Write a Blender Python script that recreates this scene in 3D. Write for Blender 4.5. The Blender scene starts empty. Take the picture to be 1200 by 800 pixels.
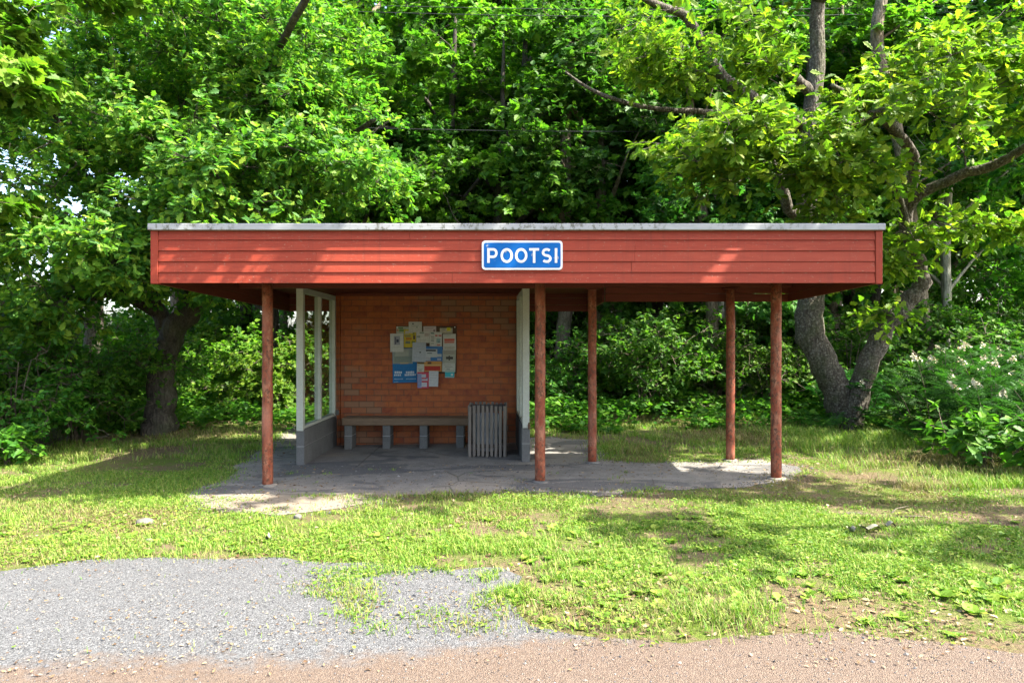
import bpy, bmesh, math, random
import numpy as np
from mathutils import Vector

random.seed(7)
rng = np.random.default_rng(11)
S = bpy.context.scene
COL = S.collection
H0 = 1.6           # eye height
F = 800.0          # focal length in photograph pixels (1200 wide)

def ground_h(x):
    return 0.013 * np.clip(x, -14, 14)

def wp(px, py, Y):
    """point at depth Y seen at photograph pixel px, py"""
    return np.array([(px - 600) * Y / F, Y, H0 + (400 - py) * Y / F])

def gp(px, py):
    Y = H0 * F / (py - 400.0)
    x = (px - 600) * Y / F
    Y = (H0 - ground_h(x)) * F / (py - 400.0)
    return ((px - 600) * Y / F, Y)

# ------------------------------------------------------------------ noise
def _hash(ix, iy, seed):
    n = (ix * 374761393 + iy * 668265263 + seed * 1442695041) & 0xFFFFFFFF
    n = ((n ^ (n >> 13)) * 1274126177) & 0xFFFFFFFF
    return ((n ^ (n >> 16)) & 0xFFFF) / 65535.0

def vnoise(x, y, seed=0):
    x = np.asarray(x, float); y = np.asarray(y, float)
    ix = np.floor(x).astype(np.int64); iy = np.floor(y).astype(np.int64)
    fx = x - ix; fy = y - iy
    fx = fx * fx * (3 - 2 * fx); fy = fy * fy * (3 - 2 * fy)
    a = _hash(ix, iy, seed); b = _hash(ix + 1, iy, seed)
    c = _hash(ix, iy + 1, seed); d = _hash(ix + 1, iy + 1, seed)
    return (a * (1 - fx) + b * fx) * (1 - fy) + (c * (1 - fx) + d * fx) * fy

def fbm(x, y, seed=0, oct=3):
    s = 0; a = .5; t = 0
    for o in range(oct):
        s = s + a * vnoise(np.asarray(x) * 2 ** o, np.asarray(y) * 2 ** o, seed + o * 17); t += a; a *= .5
    return s / t

# ------------------------------------------------------------------ materials
class NT:
    def __init__(self, name):
        self.m = bpy.data.materials.new(name); self.m.use_nodes = True
        self.t = self.m.node_tree; self.n = self.t.nodes; self.n.clear()
        self.out = self.n.new('ShaderNodeOutputMaterial')
    def new(self, t, **kw):
        nd = self.n.new('ShaderNode' + t)
        for k, v in kw.items():
            if k.startswith('in_'): nd.inputs[k[3:].replace('_', ' ')].default_value = v
            else: setattr(nd, k, v)
        return nd
    def link(self, a, b): self.t.links.new(a, b)
    def coord(self, scale=(1, 1, 1), rot=(0, 0, 0), kind='Object'):
        tc = self.new('TexCoord'); mp = self.new('Mapping')
        mp.inputs['Scale'].default_value = scale; mp.inputs['Rotation'].default_value = rot
        self.link(tc.outputs[kind], mp.inputs['Vector']); return mp.outputs['Vector']
    def noise(self, vec, scale, detail=4, rough=.55, dist=0):
        nd = self.new('TexNoise'); nd.inputs['Scale'].default_value = scale; nd.inputs['Detail'].default_value = detail
        nd.inputs['Roughness'].default_value = rough; nd.inputs['Distortion'].default_value = dist
        self.link(vec, nd.inputs['Vector']); return nd.outputs['Fac']
    def voro(self, vec, scale, feature='F1', out='Distance'):
        nd = self.new('TexVoronoi'); nd.feature = feature; nd.inputs['Scale'].default_value = scale
        self.link(vec, nd.inputs['Vector']); return nd.outputs[out]
    def ramp(self, fac, stops, interp='LINEAR'):
        nd = self.new('ValToRGB'); cr = nd.color_ramp; cr.interpolation = interp
        while len(cr.elements) < len(stops): cr.elements.new(.5)
        for e, (p, c) in zip(cr.elements, stops):
            e.position = p; e.color = (c[0], c[1], c[2], 1) if isinstance(c, (tuple, list)) else (c, c, c, 1)
        self.link(fac, nd.inputs['Fac']); return nd.outputs['Color']
    def mix(self, fac, a, b, mode='MIX'):
        nd = self.new('Mix'); nd.data_type = 'RGBA'; nd.blend_type = mode
        for s, v in (('Factor', fac), ('A', a), ('B', b)):
            i = [q for q in nd.inputs if q.name == s and (q.type == 'RGBA' if s != 'Factor' else q.type == 'VALUE')][0]
            if isinstance(v, bpy.types.NodeSocket): self.link(v, i)
            elif s == 'Factor': i.default_value = v
            else: i.default_value = (*v[:3], 1)
        return [o for o in nd.outputs if o.type == 'RGBA'][0]
    def math(self, op, a, b=None, clamp=False):
        nd = self.new('Math', operation=op); nd.use_clamp = clamp
        for i, v in enumerate((a, b)):
            if v is None: continue
            if isinstance(v, bpy.types.NodeSocket): self.link(v, nd.inputs[i])
            else: nd.inputs[i].default_value = v
        return nd.outputs[0]
    def bump(self, h, strength=.3, dist=.01):
        nd = self.new('Bump'); nd.inputs['Strength'].default_value = strength; nd.inputs['Distance'].default_value = dist
        self.link(h, nd.inputs['Height']); return nd.outputs['Normal']
    def pbr(self, col, rough=.7, normal=None, spec=.4, metal=0):
        p = self.new('BsdfPrincipled')
        for nm, v in (('Base Color', col), ('Roughness', rough), ('Metallic', metal), ('Specular IOR Level', spec)):
            if isinstance(v, bpy.types.NodeSocket): self.link(v, p.inputs[nm])
            else: p.inputs[nm].default_value = (*v[:3], 1) if nm == 'Base Color' else v
        if normal is not None: self.link(normal, p.inputs['Normal'])
        return p
    def done(self, sh):
        self.link(sh.outputs[0], self.out.inputs['Surface']); return self.m

def leaf_mat(name, cols, trans=.42, rough=.5, tint=(.95, 1.25, .5), spec=.22):
    t = NT(name)
    g = t.new('NewGeometry')
    c = t.ramp(g.outputs['Random Per Island'], [(i / (len(cols) - 1), c) for i, c in enumerate(cols)])
    oi = t.new('ObjectInfo')
    hs = t.new('HueSaturation')
    t.link(c, hs.inputs['Color'])
    t.link(t.math('ADD', t.math('MULTIPLY', oi.outputs['Random'], .03), .485), hs.inputs['Hue'])
    t.link(t.math('ADD', t.math('MULTIPLY', oi.outputs['Random'], .35), .82), hs.inputs['Value'])
    p = t.pbr(hs.outputs['Color'], rough, spec=spec)
    tr = t.new('BsdfTranslucent')
    t.link(t.mix(1.0, hs.outputs['Color'], tint, 'MULTIPLY'), tr.inputs['Color'])
    mx = t.new('MixShader'); mx.inputs[0].default_value = trans
    t.link(p.outputs[0], mx.inputs[1]); t.link(tr.outputs[0], mx.inputs[2])
    return t.done(mx)

def bark_mat(name, dark, light, lichen, amt=.5, sc=1.0):
    t = NT(name)
    v = t.coord((1, 1, .28))
    n1 = t.noise(v, 22 * sc, 6, .65, .6); n2 = t.noise(t.coord(), 3.0, 4); n3 = t.noise(t.coord(), 28, 5, .7)
    vo = t.voro(v, 26 * sc)
    c = t.ramp(n1, [(.32, dark), (.62, light)])
    c = t.mix(t.math('MULTIPLY', t.ramp(n3, [(.5, 0), (.62, 1)]), amt), c, lichen)
    c = t.mix(t.math('MULTIPLY', t.ramp(n2, [(.5, 0), (.7, 1)]), .45), c, (.05, .065, .02))
    hgt = t.math('ADD', n1, t.math('MULTIPLY', vo, .8))
    return t.done(t.pbr(c, .9, t.bump(hgt, .9, .03), .2))

M = {}
M['oak'] = leaf_mat('oak_leaf', [(.038, .108, .02), (.066, .16, .023), (.10, .212, .026), (.15, .26, .028), (.24, .32, .034)], .52)
M['oak_b'] = leaf_mat('bright_oak_leaf', [(.06, .16, .018), (.10, .22, .02), (.15, .285, .024), (.215, .345, .028), (.31, .40, .036)], .56)
M['maple'] = leaf_mat('maple_leaf', [(.036, .11, .014), (.058, .16, .018), (.09, .205, .02), (.135, .25, .022)], .52)
M['lime'] = leaf_mat('lime_leaf', [(.055, .15, .016), (.09, .21, .019), (.135, .265, .022), (.19, .32, .028)], .52)
M['dark'] = leaf_mat('dark_leaf', [(.028, .095, .017), (.046, .135, .022), (.07, .175, .026), (.10, .21, .028)], .48)
M['fern'] = leaf_mat('pinnate_leaf', [(.02, .075, .014), (.032, .105, .018), (.05, .14, .022)], .4, .6, spec=.15)
M['grass'] = leaf_mat('grass_blade', [(.07, .155, .014), (.105, .20, .018), (.145, .235, .022), (.21, .265, .04), (.31, .29, .10)], .35, .55, spec=.3)
M['weed'] = leaf_mat('weed_leaf', [(.07, .16, .016), (.11, .21, .02), (.16, .255, .026), (.25, .28, .05)], .35, .5)
M['bark_dark'] = bark_mat('dark_bark', (.018, .015, .012), (.075, .062, .048), (.12, .12, .09), .3)
M['bark_grey'] = bark_mat('grey_bark', (.026, .021, .015), (.085, .07, .052), (.2, .185, .15), .75)
M['bark_brown'] = bark_mat('brown_bark', (.045, .035, .024), (.19, .145, .1), (.27, .25, .18), .5)
M['bark_pale'] = bark_mat('pale_bark', (.17, .16, .12), (.36, .34, .27), (.4, .41, .34), .5)
M['twig'] = bark_mat('twig_bark', (.05, .04, .028), (.13, .1, .07), (.2, .19, .15), .4)

def red_paint():
    t = NT('red_painted_boards')
    v = t.coord((.6, 6, 9)); n = t.noise(v, 6, 6, .7); sp = t.noise(t.coord((1, 1, 2)), 40, 3, .6)
    lo = t.noise(t.coord(), 1.3, 3)
    c = t.ramp(n, [(.3, (.172, .021, .0095)), (.55, (.22, .031, .0135)), (.8, (.265, .052, .026))])
    c = t.mix(t.math('MULTIPLY', t.ramp(lo, [(.4, 0), (.7, 1)]), .35), c, (.15, .021, .010))
    gi = t.new('NewGeometry'); st = t.noise(t.coord((9, 1, .5)), 3.0, 5, .7)
    c = t.mix(t.math('MULTIPLY', gi.outputs['Random Per Island'], .3), c, (.27, .05, .026))
    c = t.mix(t.math('MULTIPLY', t.ramp(st, [(.52, 0), (.7, 1)]), .35), c, (.11, .022, .012))
    c = t.mix(t.ramp(sp, [(.655, 0), (.69, 1)]), c, (.24, .12, .08))
    return t.done(t.pbr(c, .65, t.bump(n, .2, .005), .18))
M['red'] = red_paint()

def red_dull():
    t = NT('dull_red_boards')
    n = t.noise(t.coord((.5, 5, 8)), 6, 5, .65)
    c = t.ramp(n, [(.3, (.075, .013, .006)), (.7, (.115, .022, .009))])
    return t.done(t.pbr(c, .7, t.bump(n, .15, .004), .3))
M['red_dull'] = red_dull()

def rust_post():
    t = NT('rusty_red_pipe')
    v = t.coord((1, 1, .5))
    n = t.noise(v, 14, 6, .7); n2 = t.noise(t.coord((1, 1, .7)), 34, 5, .75); n3 = t.noise(v, 4, 3)
    c = t.ramp(n, [(.36, (.15, .030, .012)), (.5, (.205, .052, .022)), (.62, (.26, .11, .06))])
    c = t.mix(t.ramp(n2, [(.5, 0), (.58, 1)]), c, (.085, .034, .017))
    c = t.mix(t.math('MULTIPLY', t.ramp(n3, [(.52, 0), (.66, 1)]), .6), c, (.3, .12, .075))
    return t.done(t.pbr(c, .75, t.bump(n2, .35, .006), .3))
M['post'] = rust_post()

def metal_flash():
    t = NT('weathered_grey_flashing')
    n = t.noise(t.coord((.5, 1, 3)), 8, 6, .75); m = t.noise(t.coord((1, 1, .7)), 26, 5, .75); b = t.noise(t.coord((.8, .2, .2)), 1.1, 2)
    c = t.ramp(n, [(.3, (.2, .205, .205)), (.7, (.29, .295, .285))])
    spots = t.math('MULTIPLY', t.ramp(m, [(.52, 0), (.6, 1)]), t.ramp(b, [(.42, 0), (.55, 1)]))
    c = t.mix(spots, c, (.09, .09, .07))
    return t.done(t.pbr(c, .6, t.bump(n, .1, .004), .4))
M['flash'] = metal_flash()

def brick():
    t = NT('orange_brick')
    tc = t.new('TexCoord'); sp = t.new('SeparateXYZ'); cb = t.new('CombineXYZ')
    t.link(tc.outputs['Object'], sp.inputs[0])
    t.link(t.math('ADD', sp.outputs['X'], sp.outputs['Y']), cb.inputs['X']); t.link(sp.outputs['Z'], cb.inputs['Y'])
    v = cb.outputs[0]
    br = t.new('TexBrick'); t.link(v, br.inputs['Vector'])
    br.inputs['Scale'].default_value = 1.0; br.inputs['Mortar Size'].default_value = .0085
    br.inputs['Brick Width'].default_value = .265; br.inputs['Row Height'].default_value = .106
    br.inputs['Bias'].default_value = 0; br.inputs['Mortar Smooth'].default_value = .3
    br.inputs['Color1'].default_value = (.0, .0, .0, 1); br.inputs['Color2'].default_value = (1, 1, 1, 1); br.inputs['Mortar'].default_value = (.5, .5, .5, 1)
    n = t.noise(v, 9, 5, .65); n2 = t.noise(v, 1.6, 4); n3 = t.noise(v, 40, 4)
    br.inputs['Brick Width'].default_value = .235; br.inputs['Row Height'].default_value = .094; br.inputs['Mortar Size'].default_value = .006
    per = t.mix(.75, br.outputs['Color'], n)
    c = t.ramp(per, [(.25, (.13, .02, .0035)), (.42, (.205, .042, .0045)), (.6, (.255, .061, .006)), (.8, (.26, .076, .013))])
    c = t.mix(t.math('MULTIPLY', t.ramp(n3, [(.55, 0), (.7, 1)]), .35), c, (.085, .022, .008))
    # pale salts on whole bricks: a cluster at the top right and a band near the floor
    sv = t.new('SeparateXYZ'); t.link(v, sv.inputs[0])
    up = t.math('MULTIPLY', t.math('SUBTRACT', sv.outputs['Y'], 1.6), t.math('MULTIPLY', t.math('SUBTRACT', sv.outputs['X'], 8.9), .55))
    dn = t.math('MULTIPLY', t.math('SUBTRACT', 1.0, sv.outputs['Y']), .16)
    zone = t.math('ADD', n2, t.math('ADD', t.math('MAXIMUM', up, 0.0), t.math('MAXIMUM', dn, 0.0)))
    eff = t.math('MULTIPLY', t.ramp(zone, [(.58, 0), (.72, 1)]), t.ramp(br.outputs['Color'], [(.3, .05), (.75, 1)]))
    c = t.mix(t.math('MULTIPLY', eff, .75), c, (.15, .085, .046))
    c = t.mix(t.math('MULTIPLY', br.outputs['Fac'], t.ramp(zone, [(.4, .35), (.7, .9)])), c, (.055, .032, .016))
    h = t.math('SUBTRACT', t.math('MULTIPLY', n3, .25), br.outputs['Fac'])
    return t.done(t.pbr(c, .6, t.bump(h, .6, .008), .35))
M['brick'] = brick()

def concrete(name, a, b, blk=False, dark=(.13, .13, .13)):
    t = NT(name)
    v = t.coord(); n = t.noise(v, 3.2, 6, .7); f = t.noise(v, 45, 4, .7); s = t.noise(v, 150, 2)
    c = t.ramp(n, [(.3, a), (.7, b)])
    c = t.mix(t.math('MULTIPLY', t.ramp(f, [(.45, 0), (.7, 1)]), .5), c, dark)
    return t.done(t.pbr(c, .9, t.bump(t.math('ADD', f, t.math('MULTIPLY', s, .5)), .5, .01), .2))
M['block'] = concrete('grey_concrete_block', (.078, .077, .072), (.12, .118, .11), dark=(.05, .05, .047))
M['frame'] = concrete('grey_white_painted_wood', (.30, .31, .26), (.38, .385, .33), dark=(.24, .24, .19))
M['stone'] = concrete('pale_stone', (.10, .092, .078), (.15, .14, .118), dark=(.07, .065, .05))
M['paper_scrap'] = concrete('pale_scrap', (.16, .155, .11), (.25, .24, .18), dark=(.12, .11, .08))

def slab():
    t = NT('worn_concrete')
    v = t.coord(); n = t.noise(v, .9, 6, .65, .5); n2 = t.noise(v, 4, 6, .7); f = t.noise(v, 60, 4, .75); pt = t.noise(t.coord((.5, 1, 1)), 1.1, 5, .6, .8)
    cr = t.voro(t.mix(.06, v, t.new('TexNoise').outputs['Color']), .55, 'DISTANCE_TO_EDGE')
    c = t.ramp(n2, [(.28, (.125, .115, .098)), (.55, (.19, .175, .15)), (.75, (.25, .23, .195))])
    c = t.mix(t.math('MULTIPLY', t.ramp(n, [(.48, 0), (.6, 1)]), .6), c, (.25, .215, .165))
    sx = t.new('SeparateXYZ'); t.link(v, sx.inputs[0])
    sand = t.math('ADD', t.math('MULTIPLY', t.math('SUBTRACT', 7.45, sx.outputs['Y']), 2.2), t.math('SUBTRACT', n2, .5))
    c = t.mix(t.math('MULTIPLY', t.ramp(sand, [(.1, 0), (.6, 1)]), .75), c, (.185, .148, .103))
    c = t.mix(t.math('MULTIPLY', t.ramp(pt, [(.53, 0), (.56, 1)]), .75), c, (.075, .074, .073))
    c = t.mix(t.math('MULTIPLY', t.ramp(cr, [(.0015, .8), (.005, 0)]), t.ramp(n, [(.42, 0), (.5, 1)])), c, (.05, .045, .03))
    c = t.mix(t.math('MULTIPLY', t.ramp(f, [(.5, 0), (.68, 1)]), .55), c, (.07, .067, .058))
    c = t.mix(t.math('MULTIPLY', t.ramp(f, [(.28, 1), (.4, 0)]), .5), c, (.32, .3, .27))
    h = t.math('ADD', t.math('MULTIPLY', n2, 1.5), f)
    return t.done(t.pbr(c, .9, t.bump(h, .6, .012), .2))
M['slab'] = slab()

def road():
    t = NT('gravelly_asphalt')
    v = t.coord()
    vo = t.voro(v, 165, 'F1', 'Color'); vd = t.voro(v, 165); vo2 = t.voro(v, 220, 'F1', 'Color')
    sx = t.new('SeparateXYZ'); t.link(v, sx.inputs[0])
    g = t.ramp(vo, [(.1, (.030, .030, .030)), (.5, (.084, .084, .083)), (.75, (.126, .126, .124)), (.95, (.2, .198, .19))])
    br = t.ramp(vo2, [(.1, (.05, .031, .019)), (.5, (.108, .07, .045)), (.9, (.165, .122, .085))])
    n = t.noise(v, .9, 5, .6); n2 = t.noise(v, 7, 5, .75)
    # brown dirt towards the carriageway
    edge = t.math('ADD', t.math('MULTIPLY', t.math('SUBTRACT', 3.66, sx.outputs['Y']), 3.2), t.math('MULTIPLY', t.math('SUBTRACT', n, .5), 1.6))
    edge = t.math('ADD', edge, t.math('MULTIPLY', t.math('MAXIMUM', t.math('ADD', sx.outputs['X'], .6), -.6), .55))
    edge = t.math('ADD', edge, t.math('MULTIPLY', t.math('SUBTRACT', n2, .5), 2.2))
    fac = t.math('MULTIPLY', t.ramp(edge, [(.05, 0), (.75, 1)]), .85)
    c = t.mix(fac, g, br)
    c = t.mix(t.math('MULTIPLY', t.ramp(n2, [(.62, 0), (.72, 1)]), .35), c, (.13, .085, .05))
    h = t.math('SUBTRACT', 1.0, vd)
    return t.done(t.pbr(c, .85, t.bump(h, .7, .012), .3))
M['road'] = road()

def soil():
    t = NT('grassy_soil')
    v = t.coord(); n = t.noise(v, .8, 5, .65); n2 = t.noise(v, 9, 6, .75); f = t.noise(v, 80, 4, .75)
    a = t.ramp(f, [(.3, (.06, .043, .024)), (.5, (.125, .092, .052)), (.7, (.2, .155, .095))])
    b = t.ramp(f, [(.3, (.045, .07, .012)), (.55, (.10, .14, .022)), (.75, (.2, .2, .05))])
    c = t.mix(t.ramp(t.math('ADD', n, t.math('MULTIPLY', t.math('SUBTRACT', n2, .5), .9)), [(.38, 1), (.58, 0)]), a, b)
    return t.done(t.pbr(c, .95, t.bump(t.math('ADD', f, n2), .8, .03), .1))
M['soil'] = soil()

def wood():
    t = NT('grey_weathered_wood')
    n = t.noise(t.coord((8, 8, 1)), 5, 5, .65)
    oi = t.new('NewGeometry')
    c = t.ramp(n, [(.3, (.085, .068, .053)), (.7, (.16, .137, .113))])
    c = t.mix(t.math('MULTIPLY', oi.outputs['Random Per Island'], .45), c, (.09, .08, .07))
    return t.done(t.pbr(c, .8, t.bump(n, .3, .005), .25))
M['wood'] = wood()
def wood2():
    t = NT('worn_bench_timber')
    n = t.noise(t.coord((1.2, 8, 8)), 5, 5, .65); k = t.noise(t.coord((3, 6, 10)), 6, 2)
    c = t.ramp(n, [(.3, (.085, .053, .029)), (.7, (.14, .092, .054))])
    c = t.mix(t.ramp(k, [(.7, 0), (.76, 1)]), c, (.06, .04, .03))
    return t.done(t.pbr(c, .7, t.bump(n, .3, .005), .3))
M['bench'] = wood2()

_plain = {}
def plain(c, rough=.7, metal=0):
    k = (tuple(c), rough, metal)
    if k not in _plain:
        t = NT('printed_ink' if rough == .7 else 'plain_surface')
        n = t.noise(t.coord(), 30, 3)
        a = tuple(x * .88 for x in c); b = tuple(min(1, x * 1.06) for x in c)
        _plain[k] = t.done(t.pbr(t.ramp(n, [(.3, a), (.7, b)]), rough, None, .3, metal))
    return _plain[k]

def sign_mat(name, col, chip):
    t = NT(name)
    v = t.coord(); n = t.noise(v, 16, 5, .7); n2 = t.noise(v, 4, 3)
    c = t.mix(t.ramp(n, [(.64, 0), (.68, 1)]), col, chip)
    c = t.mix(t.math('MULTIPLY', n2, .25), c, (min(1, col[0] * 1.6), min(1, col[1] * 1.4), min(1, col[2] * 1.1)))
    return t.done(t.pbr(c, .6, None, .15))
M['blue'] = sign_mat('blue_enamel', (.0, .075, .27), (.3, .3, .3))
M['white'] = sign_mat('white_enamel', (.5, .51, .52), (.26, .2, .15))

def glass():
    t = NT('window_glass')
    lw = t.new('LayerWeight'); lw.inputs['Blend'].default_value = .5
    fac = t.math('ADD', t.math('MULTIPLY', t.math('POWER', lw.outputs['Facing'], 4.0), .5), .03)
    tr = t.new('BsdfTransparent'); tr.inputs['Color'].default_value = (.86, .9, .86, 1)
    gl = t.new('BsdfGlossy'); gl.inputs['Roughness'].default_value = .03
    mx = t.new('MixShader'); t.link(fac, mx.inputs[0]); t.link(tr.outputs[0], mx.inputs[1]); t.link(gl.outputs[0], mx.inputs[2])
    return t.done(mx)
M['glass'] = glass()

# ------------------------------------------------------------------ mesh building
class MB:
    def __init__(self): self.V = []; self.L = []; self.T = []; self.n = 0
    def add(self, V, faces):
        V = np.asarray(V, float).reshape(-1, 3)
        self.V.append(V)
        self.L.append(np.concatenate([np.asarray(f, np.int64) for f in faces]) + self.n)
        self.T.append(np.array([len(f) for f in faces], np.int64)); self.n += len(V)
    def add_raw(self, V, loops, totals):
        self.V.append(V); self.L.append(loops + self.n); self.T.append(totals); self.n += len(V)
    def box(self, x0, x1, y0, y1, z0, z1, bev=0.0):
        if bev <= 0:
            v = [(x, y, z) for x in (x0, x1) for y in (y0, y1) for z in (z0, z1)]
            self.add(v, [(0, 1, 3, 2), (4, 6, 7, 5), (0, 4, 5, 1), (2, 3, 7, 6), (0, 2, 6, 4), (1, 5, 7, 3)])
            return
        bm = bmesh.new(); bmesh.ops.create_cube(bm, size=1)
        for v in bm.verts:
            v.co = Vector(((x0 + x1) / 2 + v.co.x * (x1 - x0), (y0 + y1) / 2 + v.co.y * (y1 - y0), (z0 + z1) / 2 + v.co.z * (z1 - z0)))
        bmesh.ops.bevel(bm, geom=bm.edges[:], offset=bev, segments=1, affect='EDGES', clamp_overlap=True)
        self.bm(bm)
    def bm(self, bm):
        bm.verts.index_update()
        self.add([v.co[:] for v in bm.verts], [[v.index for v in f.verts] for f in bm.faces]); bm.free()
    def tube(self, pts, radii, sides=8, rough=0.0, cap=True, seed=0):
        P = np.asarray(pts, float); R = np.asarray(radii, float) * np.ones(len(P)); n = len(P)
        T = np.gradient(P, axis=0); T /= np.linalg.norm(T, axis=1)[:, None] + 1e-9
        a = np.array([0, 0, 1.0]) if abs(T[0, 2]) < .9 else np.array([1.0, 0, 0])
        u = np.cross(T[0], a); u /= np.linalg.norm(u)
        ang = np.linspace(0, 2 * np.pi, sides, endpoint=False); rings = []
        for i in range(n):
            u = u - T[i] * u.dot(T[i]); u /= np.linalg.norm(u) + 1e-9; w = np.cross(T[i], u)
            r = R[i] * np.ones(sides)
            if rough: r = r * (1 + rough * (fbm(np.cos(ang) * 1.6 + 9 + seed, np.sin(ang) * 1.6 + i * .45 + 5, seed) - .5) * 2)
            rings.append(P[i] + r[:, None] * (np.cos(ang)[:, None] * u + np.sin(ang)[:, None] * w))
        V = np.concatenate(rings)
        i = np.arange(n - 1)[:, None] * sides; j = np.arange(sides)[None]; k = (j + 1) % sides
        q = np.stack([i + j, i + k, i + k + sides, i + j + sides], -1).reshape(-1, 4)
        self.add_raw(V, q.reshape(-1), np.full(len(q), 4, np.int64))
        if cap: self.L.append(np.arange(sides)[::-1] + self.n - len(V)); self.T.append(np.array([sides])); self.L.append(np.arange(sides) + self.n - sides); self.T.append(np.array([sides]))
    def mesh(self, name, mat, smooth=False):
        V = np.concatenate(self.V); L = np.concatenate(self.L); T = np.concatenate(self.T)
        me = bpy.data.meshes.new(name)
        me.vertices.add(len(V)); me.vertices.foreach_set('co', V.astype(np.float32).ravel())
        me.loops.add(len(L)); me.loops.foreach_set('vertex_index', L.astype(np.int32))
        me.polygons.add(len(T)); st = np.concatenate([[0], np.cumsum(T)[:-1]])
        me.polygons.foreach_set('loop_start', st.astype(np.int32))
        try: me.polygons.foreach_set('loop_total', T.astype(np.int32))
        except Exception: pass
        me.polygons.foreach_set('use_smooth', np.full(len(T), smooth))
        me.materials.append(mat); me.update(calc_edges=True); me.validate(clean_customdata=False)
        return me
    def build(self, name, mat, parent=None, smooth=False):
        o = bpy.data.objects.new(name, self.mesh(name, mat, smooth)); COL.objects.link(o)
        if parent is not None: o.parent = parent
        return o

def tag(o, label=None, cat=None, group=None, kind=None):
    if label: o['label'] = label
    if cat: o['category'] = cat
    if group: o['group'] = group
    if kind: o['kind'] = kind
    return o

def empty(name, loc=(0, 0, 0), label=None, cat=None, group=None):
    o = bpy.data.objects.new(name, None); COL.objects.link(o); o.location = loc; o.empty_display_size = .1
    return tag(o, label, cat, group)

def local(parent, child):   # child mesh was built in world coordinates: shift it into the parent's frame
    me = child.data; l = parent.location
    co = np.empty(len(me.vertices) * 3, np.float32); me.vertices.foreach_get('co', co)
    co = co.reshape(-1, 3) - np.array(l[:], np.float32); me.vertices.foreach_set('co', co.ravel()); me.update()
    child.parent = parent
    return child

# ------------------------------------------------------------------ leaf templates (x along the leaf, y across, z up)
def half_leaf(pts, fold=.18, droop=.18):
    """outline of one half as (x, y); returns both halves folded along the midrib"""
    n = len(pts)
    z = lambda x, y: -droop * x * x + fold * abs(y)
    V = [(x, y, z(x, y)) for x, y in pts]
    V2 = [(x, -y, z(x, y)) for x, y in pts[1:-1]]
    fa = list(range(n)); fb = [0] + list(range(n, n + n - 2)) + [n - 1]
    return np.array(V + V2), [fa, fb[::-1]]
OAK = half_leaf([(0, 0), (.12, .05), (.27, .19), (.36, .12), (.52, .29), (.61, .19), (.77, .28), (.86, .15), (1, 0)])
OVATE = half_leaf([(0, 0), (.12, .2), (.38, .34), (.7, .22), (1, 0)])
MAPLE = half_leaf([(0, 0), (-.08, .22), (.12, .3), (.2, .55), (.4, .42), (.62, .52), (.6, .22), (.78, .2), (1, 0)], .1, .25)
LANCE = half_leaf([(0, 0), (.3, .14), (.65, .12), (1, 0)], .1, .3)
ROUND = half_leaf([(0, 0), (.1, .3), (.45, .46), (.85, .32), (1, 0)], .15, .1)
DIAM = (np.array([(0, 0, 0), (.5, .34, .03), (1, 0, -.12), (.5, -.34, .03)]), [[0, 1, 2, 3]])
def make_frond(pairs=8):
    V = []; Fc = []
    for i in range(pairs):
        t = .12 + .8 * i / pairs; L = .26 * math.sin(math.pi * (.25 + .68 * i / pairs)) + .05; w = .04
        z0 = -.22 * t * t
        for s in (1, -1):
            b = len(V)
            V += [(t, 0, z0), (t + .06, s * L * .45, z0 - .01), (t + .10, s * L, z0 - .07), (t + .06 - w * 1.6, s * L * .5, z0 - .01)]
            Fc.append([b, b + 1, b + 2, b + 3] if s > 0 else [b + 3, b + 2, b + 1, b])
    b = len(V); V += [(0, .006, 0), (.5, .004, -.055), (1, 0, -.22), (.5, -.004, -.055), (0, -.006, 0)]; Fc.append([b, b + 1, b + 2, b + 3, b + 4])
    return np.array(V), Fc
FROND = make_frond()

def norm(a): return a / (np.linalg.norm(a, axis=-1, keepdims=True) + 1e-9)

def add_leaves(mb, tmpl, P, D, N, s):
    T, Fc = tmpl
    x = norm(D); z = norm(N - x * (N * x).sum(-1, keepdims=True)); y = np.cross(z, x)
    s = np.asarray(s)[:, None, None]
    V = P[:, None, :] + s * (T[None, :, 0:1] * x[:, None] + T[None, :, 1:2] * y[:, None] + T[None, :, 2:3] * z[:, None])
    k = len(T); n = len(P)
    fl = np.concatenate([np.array(f) for f in Fc]); tt = np.array([len(f) for f in Fc])
    loops = (np.arange(n)[:, None] * k + fl[None]).reshape(-1)
    mb.add_raw(V.reshape(-1, 3), loops, np.tile(tt, n))

def in_shelter(P, m=0.06):
    return (P[:, 0] > -3.66 - m) & (P[:, 0] < 3.75 + m) & (P[:, 1] > 6.7 - m) & (P[:, 1] < 11.05 + m) & (P[:, 2] < 2.79 + m)

# ------------------------------------------------------------------ trees
def smooth_poly(pts, radii, sub=4, wob=.02, r=rng):
    P = np.asarray(pts, float); R = np.asarray(radii, float)
    n = len(P); out = []; ro = []
    for i in range(n - 1):
        p0 = P[max(i - 1, 0)]; p1 = P[i]; p2 = P[i + 1]; p3 = P[min(i + 2, n - 1)]
        for k in range(sub):
            t = k / sub
            q = .5 * ((2 * p1) + (-p0 + p2) * t + (2 * p0 - 5 * p1 + 4 * p2 - p3) * t * t + (-p0 + 3 * p1 - 3 * p2 + p3) * t ** 3)
            rr = R[i] * (1 - t) + R[i + 1] * t
            out.append(q + r.normal(0, 1, 3) * rr * wob * (0 if i == 0 and k == 0 else 1)); ro.append(rr)
    out.append(P[-1]); ro.append(R[-1])
    return np.array(out), np.array(ro)

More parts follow.
